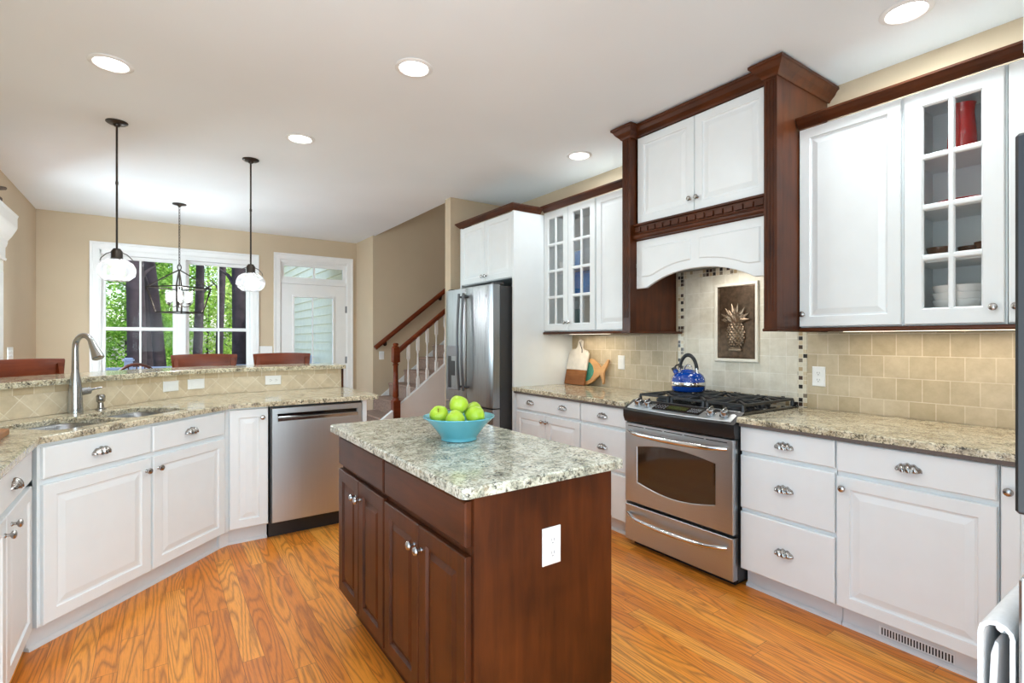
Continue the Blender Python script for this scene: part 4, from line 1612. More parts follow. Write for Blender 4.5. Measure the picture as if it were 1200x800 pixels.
obj('end_panel', END, 'paint', wb, label='white end panel beside the dishwasher')
g = G()
A, B_ = off(BPATH, 0.0), off(BPATH, .0095)
def tile_strip(zlo, zhi):
    g = G(); uv = []
    vs, fs = [], []
    dist = 0
    for i, (a, b_) in enumerate(zip(A, B_)):
        if i: dist += (Vector(a) - Vector(A[i - 1])).length
        for (p, z) in ((a, zlo), (a, zhi), (b_, zhi), (b_, zlo)):
            vs.append((p[0], p[1], z)); uv.append((dist + 5, z))
    for i in range(len(A) - 1):
        o = i * 4
        for j in range(4):
            k = (j + 1) % 4
            fs.append((o + j, o + k, o + 4 + k, o + 4 + j))
    n = (len(A) - 1) * 4
    fs += [(0, 1, 2, 3), (n + 3, n + 2, n + 1, n)]
    g.add(vs, fs); g.uv = uv
    return g
bt = thing('tile_backsplash', 'cream diamond-set stone tile backsplash under the raised bar behind the sink', 'backsplash', (0, 0, 0))
obj('diamond_tile', tile_strip(.915, 1.034), 'tilebar', bt)
obj('border_tile', tile_strip(1.0345, 1.073), 'tileband', bt)
g = G(); g.box(1.3055, 1.325, 4.43, 4.58, .0, 1.073, .002)
obj('end_board', g, 'cherry_z', wb, label='dark cherry board capping the end of the bar wall')

bf = off(BPATH, -.032); bb = off(BPATH, .40)
# tidy the wall end and the free end
bf[0] = (-1.088, 3.082 - .046); bb[0] = (-1.088, 3.082 + .566)
bf[-1] = (1.335, bf[-1][1]); bb[-1] = (1.335, bb[-1][1])
slab('bar_countertop', 'raised speckled granite bar top running behind the sink in a bend', 'countertop', bf + bb[::-1], 1.075, 1.107, 'granite')
# sink counter with two cutouts
def dhole(x0, x1, y0, y1, r=.05): return [DW(*p) for p in round_rect(x0, x1, y0, y1, r)]
H1, H2_ = (.135, .478, .085, .455), (.512, .895, .085, .455)
front = [(-1.088, 1.5), (-.397, 1.5), (-.397, 2.880), (.375, 3.652), (1.335, 3.652), (1.352, 3.668), (1.352, 4.05)]
back = [(1.345, 4.4255)] + [(p[0], p[1]) for p in off(BPATH, -.0045)[::-1]]
back[-1] = (-1.088, 3.076)
back = [back[0]] + [p for p in back[1:] if p[0] < 1.30]
slab('granite_countertop', 'speckled tan granite countertop round the sink on the peninsula', 'countertop', front + back, .884, .914, 'granite',
     holes=[dhole(*H1), dhole(*H2_)])
sk = thing('kitchen_sink', 'undermount double-bowl stainless sink in the angled counter', 'sink', (DO[0], DO[1], 0), PI / 4)
for hx in (H1, H2_):
    g = G()
    rs = []
    for inset, z in ((-.012, .8825), (-.002, .8825), (.004, .872), (.010, .72), (.045, .70)):
        rs.append([(p[0], p[1], z) for p in round_rect(hx[0] + inset, hx[1] - inset, hx[2] + inset, hx[3] - inset, .055)])
    ro = []
    for inset, z in ((.043, .697), (.007, .717), (.001, .87), (-.012, .880)):
        ro.append([(p[0], p[1], z) for p in round_rect(hx[0] + inset, hx[1] - inset, hx[2] + inset, hx[3] - inset, .055)])
    g.rings(rs, cap0=False, cap1=True)
    g.rings(ro, cap0=True, cap1=False)
    b_ = obj('bowl', g, 'steel_dark', sk, 40)
    g = G(); g.lathe([(.001, 0), (.030, .001), (.042, .004), (.042, .001)], 20, ((hx[0] + hx[1]) / 2, (hx[2] + hx[3]) / 2, .7005)); obj('drain', g, 'chrome', b_, 40)

FXL, FYL = .600, .556
fa = thing('faucet', 'brushed nickel gooseneck faucet with a pull-down spray head', 'faucet', (*DW(FXL, FYL), .914), PI / 4 - .05)
g = G(); g.lathe([(.035, 0), (.0355, .004), (.034, .03), (.031, .10), (.029, .150), (.023, .19), (.0175, .225), (.0155, .25)], 24); obj('body', g, 'nickel', fa, 40)
g = G()
pts = [(0, 0, .24), (0, 0, .30), (0, 0, .355)]
for k in range(1, 11):
    a = PI * .88 * k / 10
    pts.append((.0, -.060 + .060 * math.cos(a), .368 + .062 * math.sin(a)))
rr = [.0165, .0155, .0145] + [.0145] * 10
g.tube(pts, rr, 16); obj('gooseneck', g, 'nickel', fa, 40)
e = Vector(pts[-1]); d = (Vector(pts[-1]) - Vector(pts[-2])).normalized()
g = G(); g.tube([e - d * .005, e + d * .02, e + d * .05, e + d * .095, e + d * .100], [.016, .018, .022, .029, .024], 18); obj('spray_head', g, 'nickel', fa, 40)
g = G(); g.tube([(.02, 0, .115), (.075, 0, .118), (.078, 0, .118)], [.022, .020, .014], 16)
g.tube([(.076, 0, .120), (.10, -.006, .126), (.135, -.012, .130)], [.008, .006, .005], 10); obj('lever_handle', g, 'nickel', fa, 40)
sd_ = thing('soap_dispenser', 'small brushed nickel soap dispenser beside the faucet', 'dispenser', (*DW(.745, .555), .914), PI / 4)
g = G(); g.lathe([(.026, 0), (.026, .006), (.016, .012), (.014, .040), (.021, .048), (.022, .078), (.016, .088), (.002, .090)], 18); obj('body', g, 'pewter', sd_, 40)
g = G(); g.tube([(0, 0, .074), (-.02, -.03, .078), (-.028, -.045, .070)], [.008, .006, .005], 10); obj('nozzle', g, 'pewter', sd_, 40)

cb = G(); cb.box(-.315, 0, -.42, 0, 0, .028, .004)
tag(obj('cutting_board', cb, 'acacia', loc=(-.512, 3.03, .9145)), 'thick wooden cutting board on the far left counter, cut off by the picture edge', 'cutting board')

# outlets on the bar tile
def bar_outlet(px_s, lab, kind, name='wall_outlet', cat='outlet'):
    # px_s is distance along BPATH
    dist = 0
    for i in range(1, len(BPATH)):
        a, b_ = Vector(BPATH[i - 1]), Vector(BPATH[i])
        if dist + (b_ - a).length >= px_s:
            q = a.lerp(b_, (px_s - dist) / (b_ - a).length)
            ang = math.atan2((b_ - a).y, (b_ - a).x)
            n_ = Vector((math.sin(ang), -math.cos(ang)))
            q = q + n_ * .004
            return outlet(name, lab, (q.x, q.y, 1.0), ang, kind, True, group='horizontal plates under the bar', cat=cat)
        dist += (b_ - a).length
LEN = [0]
for i in range(1, len(BPATH)): LEN.append(LEN[-1] + (Vector(BPATH[i]) - Vector(BPATH[i - 1])).length)
def s_at_x(x):
    for i in range(1, len(BPATH)):
        if BPATH[i][0] >= x:
            u = (x - BPATH[i - 1][0]) / (BPATH[i][0] - BPATH[i - 1][0])
            return lerp(LEN[i - 1], LEN[i], u)
bar_outlet(s_at_x(.085), 'white horizontal switch plate under the bar, nearest the faucet', 'rocker', 'switch_plate', 'switch')
bar_outlet(s_at_x(.240), 'white horizontal switch plate under the bar, middle of three plates', 'rocker', 'switch_plate', 'switch')
bar_outlet(s_at_x(.768), 'white horizontal duplex outlet under the bar above the dishwasher', 'duplex')
outlet('wall_outlet', 'white duplex outlet plate on the left wall beside the white mantel', (XL + .0015, 6.45, 1.195), PI / 2, 'duplex', gangs=4, group=None)
outlet('switch_plate', 'wide white switch plate on the back wall between window and door', (1.246, YB - .0015, 1.175), 0, 'toggle', gangs=3, group=None, cat='switch')

# ------------------------------------------------------------------ range
rg = thing('gas_range', 'stainless slide-in gas range with black cooktop, knobs and oven window', 'range', (2.500, 2.309, 0), RZ)
RW = .765
g = G()
g.box(.004, RW - .004, .045, .675, .03, .895)
g.box(.03, RW - .03, .06, .66, .0, .03)
obj('body', g, 'black', rg)
# oven door with arched window
g = G()
wx0, wx1, wz0, wz1 = .105, .655, .408, .655
win_ = []
n = 14
for k in range(n + 1):
    u = k / n
    win_.append((lerp(wx0, wx1, u), wz0 - .040 * math.sin(PI * u) + .012))
for k in range(n + 1):
    u = 1 - k / n
    win_.append((lerp(wx0, wx1, u), wz1 + .030 * math.sin(PI * u) - .010))
g.prism([(.006, .285), (RW - .006, .285), (RW - .006, .787), (.006, .787)], 0, .045, .003, 'xz', holes=[win_])
g.k = 1
for k in range(5):
    xa = .03 + k * .142
    g.box(xa, xa + .128, -.001, .001, .768, .773)
od = obj('oven_door', g, ['steel_h', 'black'], rg)
g = G(); g.box(wx0 - .01, wx1 + .01, .005, .016, wz0 - .05, wz1 + .04)
ow = obj('oven_window', g, 'oven_glass', od)
g = G()
for z in (.47, .56): 
    g.box(wx0 + .05, wx1 - .05, .018, .022, z, z + .003)
obj('oven_rack', g, 'nickel', ow)
def wavy_handle(x0, x1, z, y, r=.013, sag=.018):
    g = G()
    pts, rad = [], []
    n = 20
    for k in range(n + 1):
        u = k / n
        e = math.sin(PI * u)
        pts.append((lerp(x0, x1, u), y - .012 - .045 * min(1, e * 2.4), z - sag * (e - .2) * .4))
        rad.append(r * (.75 + .35 * e))
    g.tube(pts, rad, 12)
    return g
obj('oven_handle', wavy_handle(.035, RW - .035, .738, 0.004, .016), 'chrome', od, 40)
g = G(); g.rect_rings(.006, RW - .006, .040, .266, [(0, .045), (0, .003), (.003, 0)]); wdr = obj('warming_drawer', g, 'steel_h', rg)
obj('drawer_handle', wavy_handle(.035, RW - .035, .208, 0.004, .013, .05), 'chrome', wdr, 40)
# bowed black apron and sloped control panel
def bowfront(y, x): return y - .035 * math.sin(PI * x / RW)
g = G()
rs = []
for k in range(17):
    x = lerp(-.004, RW + .004, k / 16)
    b_ = -.030 * math.sin(PI * (x + .004) / (RW + .008))
    rs.append([(x, .005 + b_ * .4, .796), (x, -.008 + b_, .83), (x, -.010 + b_, .872), (x, .004 + b_, .880), (x, .09, .93), (x, .09, .796)])
g.rings(rs)
obj('apron', g, 'black', rg, 40)
g = G()
rs = []
for k in range(17):
    x = lerp(.02, RW - .02, k / 16)
    b_ = -.028 * math.sin(PI * x / RW)
    rs.append([(x, .004 + b_, .883), (x, .006 + b_, .8875), (x, .098, .931), (x, .098, .924)])
g.rings(rs)
cp = obj('control_panel', g, 'steel_h', rg, 30)
slope = math.atan2(.0435, .115)
def on_panel(x, f):
    b_ = -.028 * math.sin(PI * x / RW)
    return Vector((x, lerp(.006 + b_, .098, f), lerp(.8875, .931, f)))
for x in (.080, .160, RW - .160, RW - .080):
    p = on_panel(x, .48)
    T = Matrix.Translation(p) @ Matrix.Rotation(slope, 4, 'X')
    g = G(T)
    g.lathe([(.029, .0), (.029, .004), (.024, .006), (.023, .026), (.019, .030)], 20)
    g.box(-.005, .005, -.025, .025, .026, .040, .002)
    obj('knob', g, 'nickel', rg, 40)
p = on_panel(RW / 2, .5)
T = Matrix.Translation(p + Vector((0, 0, .0014))) @ Matrix.Rotation(slope * .88, 4, 'X')
g = G(T)
g.box(-.165, .165, -.038, .036, -.004, .0025, .002)
dp = obj('touch_panel', g, 'blackgloss', cp)
g = G(T); g.box(-.07, .065, -.018, .024, .0024, .0032); obj('display', g, 'display', dp)
g = G(T)
for c in (-.145, -.125, -.105, -.085, .085, .10, .115, .13, .145):
    for r_ in (-.018, .0, .018): g.box(c - .005, c + .005, r_ - .005, r_ + .005, .0024, .0031)
obj('buttons', g, 'grey', dp)
g = G(); g.box(.0, RW, .092, .688, .905, .928, .006); obj('cooktop', g, 'blackgloss', rg)
# burners
for cx, cy, r in ((.14, .23, .045), (.14, .52, .038), (.383, .375, .05), (.625, .23, .05), (.625, .52, .038)):
    g = G(); g.lathe([(r + .012, .928), (r + .01, .936), (r, .938), (r, .946), (r - .004, .950), (.001, .951)], 22, (cx, cy, 0)); obj('burner', g, 'iron', rg, 40)
# three grates
for x0, x1 in ((.012, .256), (.260, .506), (.510, .753)):
    g = G()
    y0, y1 = .115, .665
    zt = .961
    def bar(p, q, r=.0062): g.tube([p, q], r, 4, sq=(1, 1.1))
    fr_ = [(x0 + .012, y0 + .01, zt), (x1 - .012, y0 + .01, zt), (x1 - .012, y1 - .01, zt), (x0 + .012, y1 - .01, zt)]
    for i in range(4): bar(fr_[i], fr_[(i + 1) % 4])
    xm, ym = (x0 + x1) / 2, (y0 + y1) / 2
    bar((x0 + .012, ym, zt), (x1 - .012, ym, zt))
    for cy in (lerp(y0, y1, .26), lerp(y0, y1, .76)):
        for ang in range(0, 360, 45):
            a = math.radians(ang)
            dx, dy = math.cos(a), math.sin(a)
            R_ = min((x1 - x0) / 2 - .012, .125) / max(abs(dx), abs(dy) * .85)
            g.tube([(xm + dx * .028, cy + dy * .028, zt + .006), (xm + dx * R_ * .6, cy + dy * R_ * .6, zt + .004), (xm + dx * R_, cy + dy * R_, zt - .002)], .0065, 4)
    for p in fr_: g.tube([p, (p[0], p[1], .928)], [.009, .011], 6)
    obj('grate', g, 'iron', rg)

# kettle
kt = thing('tea_kettle', 'blue speckled tea kettle on the back left burner', 'kettle', (2.95, 2.155, .9755), RZ)
g = G(); g.lathe([(.001, 0), (.098, 0), (.105, .006), (.109, .03), (.110, .035)], 32, cap0=True, cap1=False)
g.lathe([(.110, .062), (.107, .085), (.096, .108), (.076, .124), (.052, .132), (.046, .133)], 32, cap0=False, cap1=True); obj('body', g, 'blue', kt, 50)
g = G(); g.lathe([(.109, .033), (.1115, .036), (.1115, .061), (.109, .064)], 32, cap0=False, cap1=False); obj('band', g, 'chrome', kt, 50)
g = G(); g.lathe([(.048, .130), (.049, .135), (.040, .142), (.012, .148), (.001, .149)], 24); lid = obj('lid', g, 'blue', kt, 50)
g = G(); g.tube([(-.030, 0, .143), (-.024, 0, .165), (0, 0, .174), (.024, 0, .165), (.030, 0, .143)], [.005, .006, .007, .006, .005], 8); obj('lid_grip', g, 'chrome', lid, 50)
g = G()
pts = [(.068 * math.cos(a), 0, .130 + .112 * math.sin(a)) for a in [math.radians(8 + 164 * k / 16) for k in range(17)]]
g.tube(pts, [.010] * 17, 10, sq=(1.3, .8)); obj('handle', g, 'black', kt, 50)
for s in (-1, 1):
    g = G(); g.tube([(s * .072, 0, .105), (s * .068, 0, .140), (s * .066, 0, .155)], [.010, .009, .010], 8); obj('handle_bracket', g, 'chrome', kt, 50)
g = G(); g.tube([(-.075, 0, .095), (-.098, 0, .122), (-.112, 0, .140)], [.024, .019, .016], 14)
sp_o = obj('spout', g, 'blue', kt, 50)
g = G(); g.tube([(-.108, 0, .134), (-.118, 0, .150)], [.018, .017], 14)
g.tube([(-.112, 0, .150), (-.095, 0, .170), (-.06, 0, .176)], [.006, .006, .008], 8); obj('whistle_cap', g, 'black', sp_o, 50)

# ------------------------------------------------------------------ boards leaning on the tile
def leaning(o, y_off, x_off, z0, tilt): pass
pb = thing('serving_board', 'marble and acacia paddle board leaning in the corner by the refrigerator panel', 'board', (3.086, 3.462, .9190), RZ)
TL = Matrix.Rotation(math.radians(-12), 4, 'X')
g = G(TL)
bw_ = .128
g.prism([(-bw_, .0), (bw_, .0), (bw_, .135), (-bw_, .135)], 0, .018, .002, 'xz'); obj('wood_base', g, 'acacia', pb)
g = G(TL)
pl2 = [(-bw_, .1355), (bw_, .1355), (bw_, .285), (bw_ - .03, .315), (.045, .325), (.030, .345), (.028, .385)]
pl2 += [(.030 * math.cos(math.radians(a)), .385 + .030 * math.sin(math.radians(a))) for a in range(20, 161, 20)]
pl2 += [(-.028, .385), (-.030, .345), (-.045, .325), (-bw_ + .03, .315), (-bw_, .285)]
hole = [(.010 * math.cos(2 * PI * k / 12), .388 + .010 * math.sin(2 * PI * k / 12)) for k in range(12)]
g.prism(pl2, 0, .018, .002, 'xz', [hole]); obj('marble_top', g, 'marble', pb)
g = G(TL); g.tube([(.0, -.003, .388), (.02, -.006, .36), (.045, -.004, .32), (.05, -.004, .29)], .004, 6); obj('leather_cord', g, 'black', pb)
fb = thing('serving_board', 'fish-shaped wooden board with a teal resin belly leaning beside the marble board', 'board', (3.128, 3.246, .9185), RZ)
TL = Matrix.Rotation(math.radians(-10), 4, 'X') @ Matrix.Translation((0, 0, 0))
fo = [(-.150, .012), (-.09, .004), (-.03, .030), (.020, .075), (.055, .098), (.085, .060), (.098, .022), (.112, .030), (.108, .085), (.100, .125), (.128, .190), (.140, .235), (.122, .238), (.085, .190), (.055, .165), (.01, .205), (-.05, .235), (-.11, .240), (-.150, .225)]
g = G(TL); g.prism(fo, 0, .016, .002, 'xz'); fbo = obj('wood_body', g, 'palewood', fb)
ti = [(-.145, .040), (-.10, .035), (-.055, .055), (-.028, .095), (-.022, .130), (-.045, .175), (-.085, .205), (-.145, .205)]
g = G(TL); g.prism(ti, -.0012, .002, 0, 'xz'); obj('teal_inlay', g, 'teal', fb)

# ------------------------------------------------------------------ things in the glass cabinets
def dish(name, prof, loc, mat, label, cat, group=None, n=28):
    g = G(); g.lathe(prof, n)
    return tag(obj(name, g, mat, smooth=50, loc=loc), label, cat, group)
pt = thing('pitcher', 'tall red pitcher on the top shelf of the right glass-door cabinet', 'pitcher', (3.000, .738, 2.1665), .6)
g = G(); g.lathe([(.001, 0), (.052, 0), (.055, .004), (.050, .10), (.044, .17), (.046, .205), (.050, .215), (.047, .216), (.041, .20), (.040, .17), (.045, .10), (.048, .012), (.001, .010)], 28); obj('body', g, 'red', pt, 50)
g = G(); g.tube([(.046, 0, .19), (.085, 0, .175), (.090, 0, .12), (.075, 0, .07), (.05, 0, .05)], [.007, .008, .008, .008, .007], 8); obj('handle', g, 'red', pt, 50)
dish('platter', [(.001, 0), (.08, 0), (.105, .012), (.125, .018), (.124, .021), (.1, .016), (.078, .005), (.001, .004)], (3.03, .735, 1.9275), 'red', 'low red platter on the second shelf from the top, right glass-door cabinet', 'platter')
for (x, y, lab) in ((2.985, .815, 'brown bowl on the left, second shelf up in the right glass-door cabinet'), (3.06, .720, 'brown bowl in the middle, second shelf up in the right glass-door cabinet'), (2.97, .640, 'brown bowl on the right, second shelf up in the right glass-door cabinet')):
    dish('bowl', [(.001, 0), (.026, 0), (.030, .006), (.046, .036), (.050, .056), (.047, .056), (.042, .036), (.026, .010), (.001, .008)], (x, y, 1.6905), 'brown_china', lab, 'bowl', 'brown bowls')
BOWLP = [(.001, 0), (.045, 0), (.050, .006), (.072, .030), (.084, .060), (.081, .061), (.069, .032), (.045, .010), (.001, .008)]
for k in range(3):
    dish('bowl', [(r * 1.22, h * 1.6) for r, h in BOWLP], (3.01, .745, 1.4035 + .033 * k), 'white_china', ['white bowl at the bottom of the nested stack, right glass-door cabinet', 'white bowl in the middle of the nested stack, right glass-door cabinet', 'white bowl on top of the nested stack, right glass-door cabinet'][k], 'bowl', 'nested white bowls')
for (loc, w, h, mat, lab) in (((2.985, 3.312, 1.9375), .045, .155, 'bluedish', 'small bright blue tray upright on the third shelf, left glass-door cabinet'),
                              ((2.985, 3.252, 1.7075), .108, .205, 'bluedish', 'wide bright blue tray upright on the second shelf, left glass-door cabinet')):
    g = G(Matrix.Rotation(math.radians(-7), 4, 'X'))
    g.rect_rings(-w, w, 0, h, [(0, .012), (0, .003), (.004, 0), (.014, 0), (.018, .006), (.03, .006)])
    o = obj('tray', g, mat, loc=loc); o.rotation_euler = (0, 0, RZ)
    tag(o, lab, 'tray', 'blue trays')
dish('jar', [(.001, 0), (.045, 0), (.050, .006), (.050, .14), (.040, .16), (.040, .175), (.036, .176), (.001, .176)], (2.99, 3.325, 1.4085), 'tealjar', 'grey-teal jar on the bottom shelf of the left glass-door cabinet', 'jar')
CUPP = [(.001, 0), (.026, 0), (.030, .004), (.038, .05), (.040, .085), (.037, .085), (.034, .05), (.024, .010), (.001, .008)]
for x, y, z, lab in ((3.02, 3.50, 1.4085, 'white cup on the bottom shelf behind the left glass door'), (3.02, 3.42, 1.7055, 'white cup on the second shelf behind the left glass door'),
                     (3.02, 3.52, 1.9355, 'white cup on the third shelf behind the left glass door'), (3.02, 3.06, 2.1665, 'white cup on the top shelf behind the right-hand door of the left glass cabinet')):
    dish('cup', CUPP, (x, y, z), 'white_china', lab, 'cup', 'cups in the glass cabinet')

# ------------------------------------------------------------------ lights
def can(x, y, lab, w=None, z=CEIL):
    t = thing('recessed_light', lab, 'ceiling light', (x, y, z), 0, 'recessed ceiling lights')
    g = G(); g.lathe([(.074, -.001), (.098, -.001), (.100, -.004), (.094, -.008), (.078, -.010), (.073, -.004)], 32, cap0=False, cap1=False); obj('trim_ring', g, 'trimw', t, 40)
    g = G(); g.lathe([(.001, -.003), (.0735, -.003), (.0735, -.0015), (.001, -.0015)], 32); obj('lens', g, 'lens', t)
    lamp('lamp', 'AREA', w or CAN_W, t, (0, 0, -.012), .15, (0.88, .965, 1.0))
can(-.192, 3.42, 'round recessed ceiling light at the far left, above the left pendant')
can(1.135, 2.547, 'round recessed ceiling light above the island, top centre')
can(.860, 3.912, 'round recessed ceiling light between the right pendant and the island')
can(2.748, 3.014, 'small-looking recessed ceiling light over the range-side cabinets')
can(2.730, .863, 'round recessed ceiling light at the top right above the glass-door cabinet', CAN_W * 1.7)
can(1.05, .55, 'added recessed ceiling light, unseen, over the near end of the kitchen')  # unseen lamp added for brightness
can(.9, -1.5, 'added recessed ceiling light, unseen, behind the camera')  # put in out of view for more light
can(4.0, 5.9, 'added recessed ceiling light, unseen, high over the stairs', 11, 5.198)  # added out of view to brighten the dark stairwell


def pendant(x, y, lab, zb=1.714):
    t = thing('pendant_light', lab, 'pendant light', (x, y, CEIL), 0, 'glass pendants over the bar')
    dz = zb - CEIL
    g = G(); g.lathe([(.001, -.001), (.062, -.001), (.062, -.006), (.052, -.013), (.020, -.018), (.016, -.030), (.001, -.031)], 28); obj('canopy', g, 'bronze', t, 40)
    g = G(); g.tube([(0, 0, -.02), (0, 0, dz + .21)], .0065, 10)
    g.lathe([(.009, -.40), (.009, -.42)], 10); obj('rod', g, 'bronze', t, 40)
    g = G(); g.lathe([(.001, dz + .215), (.020, dz + .215), (.026, dz + .205), (.033, dz + .195), (.033, dz + .150), (.040, dz + .146), (.040, dz + .138), (.001, dz + .138)], 24); so = obj('socket_cap', g, 'bronze', t, 40)
    g = G()
    for s in (-1, 1):
        g.tube([(s * .028, 0, dz + .190), (s * .055, 0, dz + .178), (s * .083, 0, dz + .148), (s * .088, 0, dz + .128)], .003, 6)
    obj('wire_bail', g, 'bronze', so)
    g = G(); g.lathe([(.040, dz + .143), (.060, dz + .138), (.088, dz + .118), (.105, dz + .085), (.106, dz + .060), (.094, dz + .028), (.070, dz + .006), (.066, dz)], 36, cap0=False, cap1=False); obj('glass_shade', g, 'globe', t, 60)
    g = G(); g.lathe([(.012, dz + .138), (.013, dz + .115), (.026, dz + .085), (.028, dz + .068), (.020, dz + .050), (.001, dz + .042)], 18); obj('bulb', g, 'bulb', t, 60)
    lamp('lamp', 'POINT', 13, t, (0, 0, dz + .075), .035, (.92, .97, 1))
pendant(-.211, 4.320, 'left clear glass pendant on a dark rod over the bar')
pendant(.633, 4.602, 'right clear glass pendant on a dark rod over the bar')

ch = thing('lantern_chandelier', 'dark open lantern chandelier with candle lights hanging before the window', 'chandelier', (.212, 6.548, CEIL), math.radians(38))
g = G(); g.lathe([(.001, -.001), (.065, -.001), (.065, -.008), (.02, -.020), (.008, -.035), (.001, -.036)], 24); obj('canopy', g, 'bronze', ch, 40)
g = G()
z = -.034; k = 0
while z > 2.115 - CEIL:
    rr = [(.009 * math.cos(a), 0, .019 * math.sin(a)) for a in [2 * PI * q / 12 for q in range(12)]]
    if k % 2: rr = [(0, p[0], p[2]) for p in rr]
    g.tube([(p[0], p[1], p[2] + z - .015) for p in rr], .0026, 5, closed=True)
    z -= .030; k += 1
obj('chain', g, 'bronze', ch)
g = G()
zt, zs, zb_ = 2.062 - CEIL, 1.875 - CEIL, 1.612 - CEIL
a, b_ = .205, .150
cs = [(1, 1), (-1, 1), (-1, -1), (1, -1)]
g.tube([(.022 * math.cos(q), 0, zt + .035 + .03 * math.sin(q)) for q in [2 * PI * k / 14 for k in range(14)]], .005, 6, closed=True)
g.lathe([(.016, zt - .005), (.016, zt + .012)], 12)
for i, (sx, sy) in enumerate(cs):
    nx, ny = cs[(i + 1) % 4]
    g.tube([(sx * .008, sy * .008, zt), (sx * a * .40, sy * a * .40, lerp(zt, zs, .34)), (sx * a, sy * a, zs)], .006, 4)
    g.tube([(sx * a, sy * a, zs), (sx * b_, sy * b_, zb_)], .006, 4)
    g.tube([(sx * a, sy * a, zs), (nx * a, ny * a, zs)], .006, 4)
    g.tube([(sx * b_, sy * b_, zb_), (nx * b_, ny * b_, zb_)], .006, 4)
obj('lantern_frame', g, 'bronze', ch)
g = G()
g.tube([(0, 0, zt), (0, 0, zb_ + .055)], .006, 8)
g.lathe([(.001, zb_ + .05), (.020, zb_ + .058), (.010, zb_ + .07), (.012, zb_ + .10), (.006, zb_ + .11)], 14)
for sx, sy in cs:
    g.tube([(0, 0, zb_ + .085), (sx * .035, sy * .035, zb_ + .060), (sx * .062, sy * .062, zb_ + .070), (sx * .065, sy * .065, zb_ + .085)], .005, 6)
    g.lathe([(.020, zb_ + .083), (.022, zb_ + .09), (.012, zb_ + .095), (.012, zb_ + .115)], 12, (sx * .065, sy * .065, 0))
obj('candle_arms', g, 'bronze', ch)
for sx, sy in cs:
    g = G(); g.lathe([(.010, zb_ + .115), (.019, zb_ + .14), (.020, zb_ + .17), (.012, zb_ + .20), (.002, zb_ + .215)], 12, (sx * .065, sy * .065, 0)); bo = obj('bulb', g, 'bulb', ch, 60)
    g = G(); g.lathe([(.022, zb_ + .095), (.034, zb_ + .11), (.036, zb_ + .19), (.034, zb_ + .235)], 18, (sx * .065, sy * .065, 0), cap0=False, cap1=False); obj('glass_shade', g, 'globe', bo, 60)
lamp('lamp', 'POINT', 30, ch, (0, 0, zb_ + .16), .05, (.92, .97, 1))

# ------------------------------------------------------------------ stools, chairs, table
def stool(x, y, rz, lab, first=[None]):
    """seat faces local -y, back on +y"""
    if first[0] is not None: return copy_thing(first[0], (x, y, 0), rz, lab)
    t = thing('bar_stool', lab, 'stool', (x, y, 0), rz, 'wooden bar stools behind the bar')
    first[0] = t
    w, dp, sh = .215, .20, .74
    g = G(); g.prism(round_rect(-w, w, -dp, dp, .04), sh, sh - .045, .012, 'xy'); obj('seat', g, 'stoolwood', t)
    for sx in (-1, 1):
        g = G(); g.tube([(sx * (w - .03), -dp + .04, sh - .04), (sx * (w - .005), -dp + .005, 0)], [.020, .017], 4); obj('leg', g, 'stoolwood', t)
        g = G(); g.tube([(sx * (w + .002), dp + .045, 0), (sx * (w - .022), dp - .025, sh - .02), (sx * (w - .020), dp - .01, sh + .15), (sx * (w - .012), dp + .045, 1.165)], [.018, .020, .019, .014], 4); obj('leg', g, 'stoolwood', t)
    g = G()
    for sx in (-1, 1): g.tube([(sx * (w - .012), -dp + .018, .30), (sx * (w - .006), dp + .01, .30)], .012, 6)
    g.tube([(-(w - .012), -dp + .018, .22), (w - .012, -dp + .018, .22)], .014, 6)
    g.tube([(-(w - .012), dp + .02, .36), (w - .012, dp + .02, .36)], .012, 6)
    obj('stretcher', g, 'stoolwood', t)
    g = G()
    rs = []
    for k in range(13):
        u = -1 + k / 6
        yy = dp + .045 + .030 * (1 - u * u)
        x_ = u * (w + .012)
        lo, hi = 1.075, 1.196 + .006 * (1 - u * u)
        sh_ = .018 * abs(u) ** 6
        rs.append([(x_ + sh_ * (1 if u > 0 else -1) * 0, yy - .011, lo), (x_ * (1 + .05), yy - .008, hi - .010), (x_ * 1.05, yy - .002, hi), (x_ * 1.05, yy + .010, hi), (x_ * 1.05, yy + .016, hi - .010), (x_, yy + .011, lo)])
    g.rings(rs); obj('crest_rail', g, 'stoolwood', t, 40)
    for k in range(3):
        z = .84 + .075 * k
        g = G()
        pts = [(u * (w - .02), dp + .0 + (z - .74) * .10 + .02 * (1 - u * u), z) for u in [-1 + q / 4 for q in range(9)]]
        g.tube(pts, .012, 4, sq=(1.5, .6)); obj('back_slat', g, 'stoolwood', t)
    return t
stool(.340, 4.72, 0, 'middle wooden bar stool behind the raised bar, in front of the right window')
stool(.940, 4.72, 0, 'wooden bar stool at the right end of the bar, before the glass door')
stool(-.66 + .17, 4.20 - .17 + .10, PI / 4, 'wooden bar stool at the left end of the bar, behind the faucet')


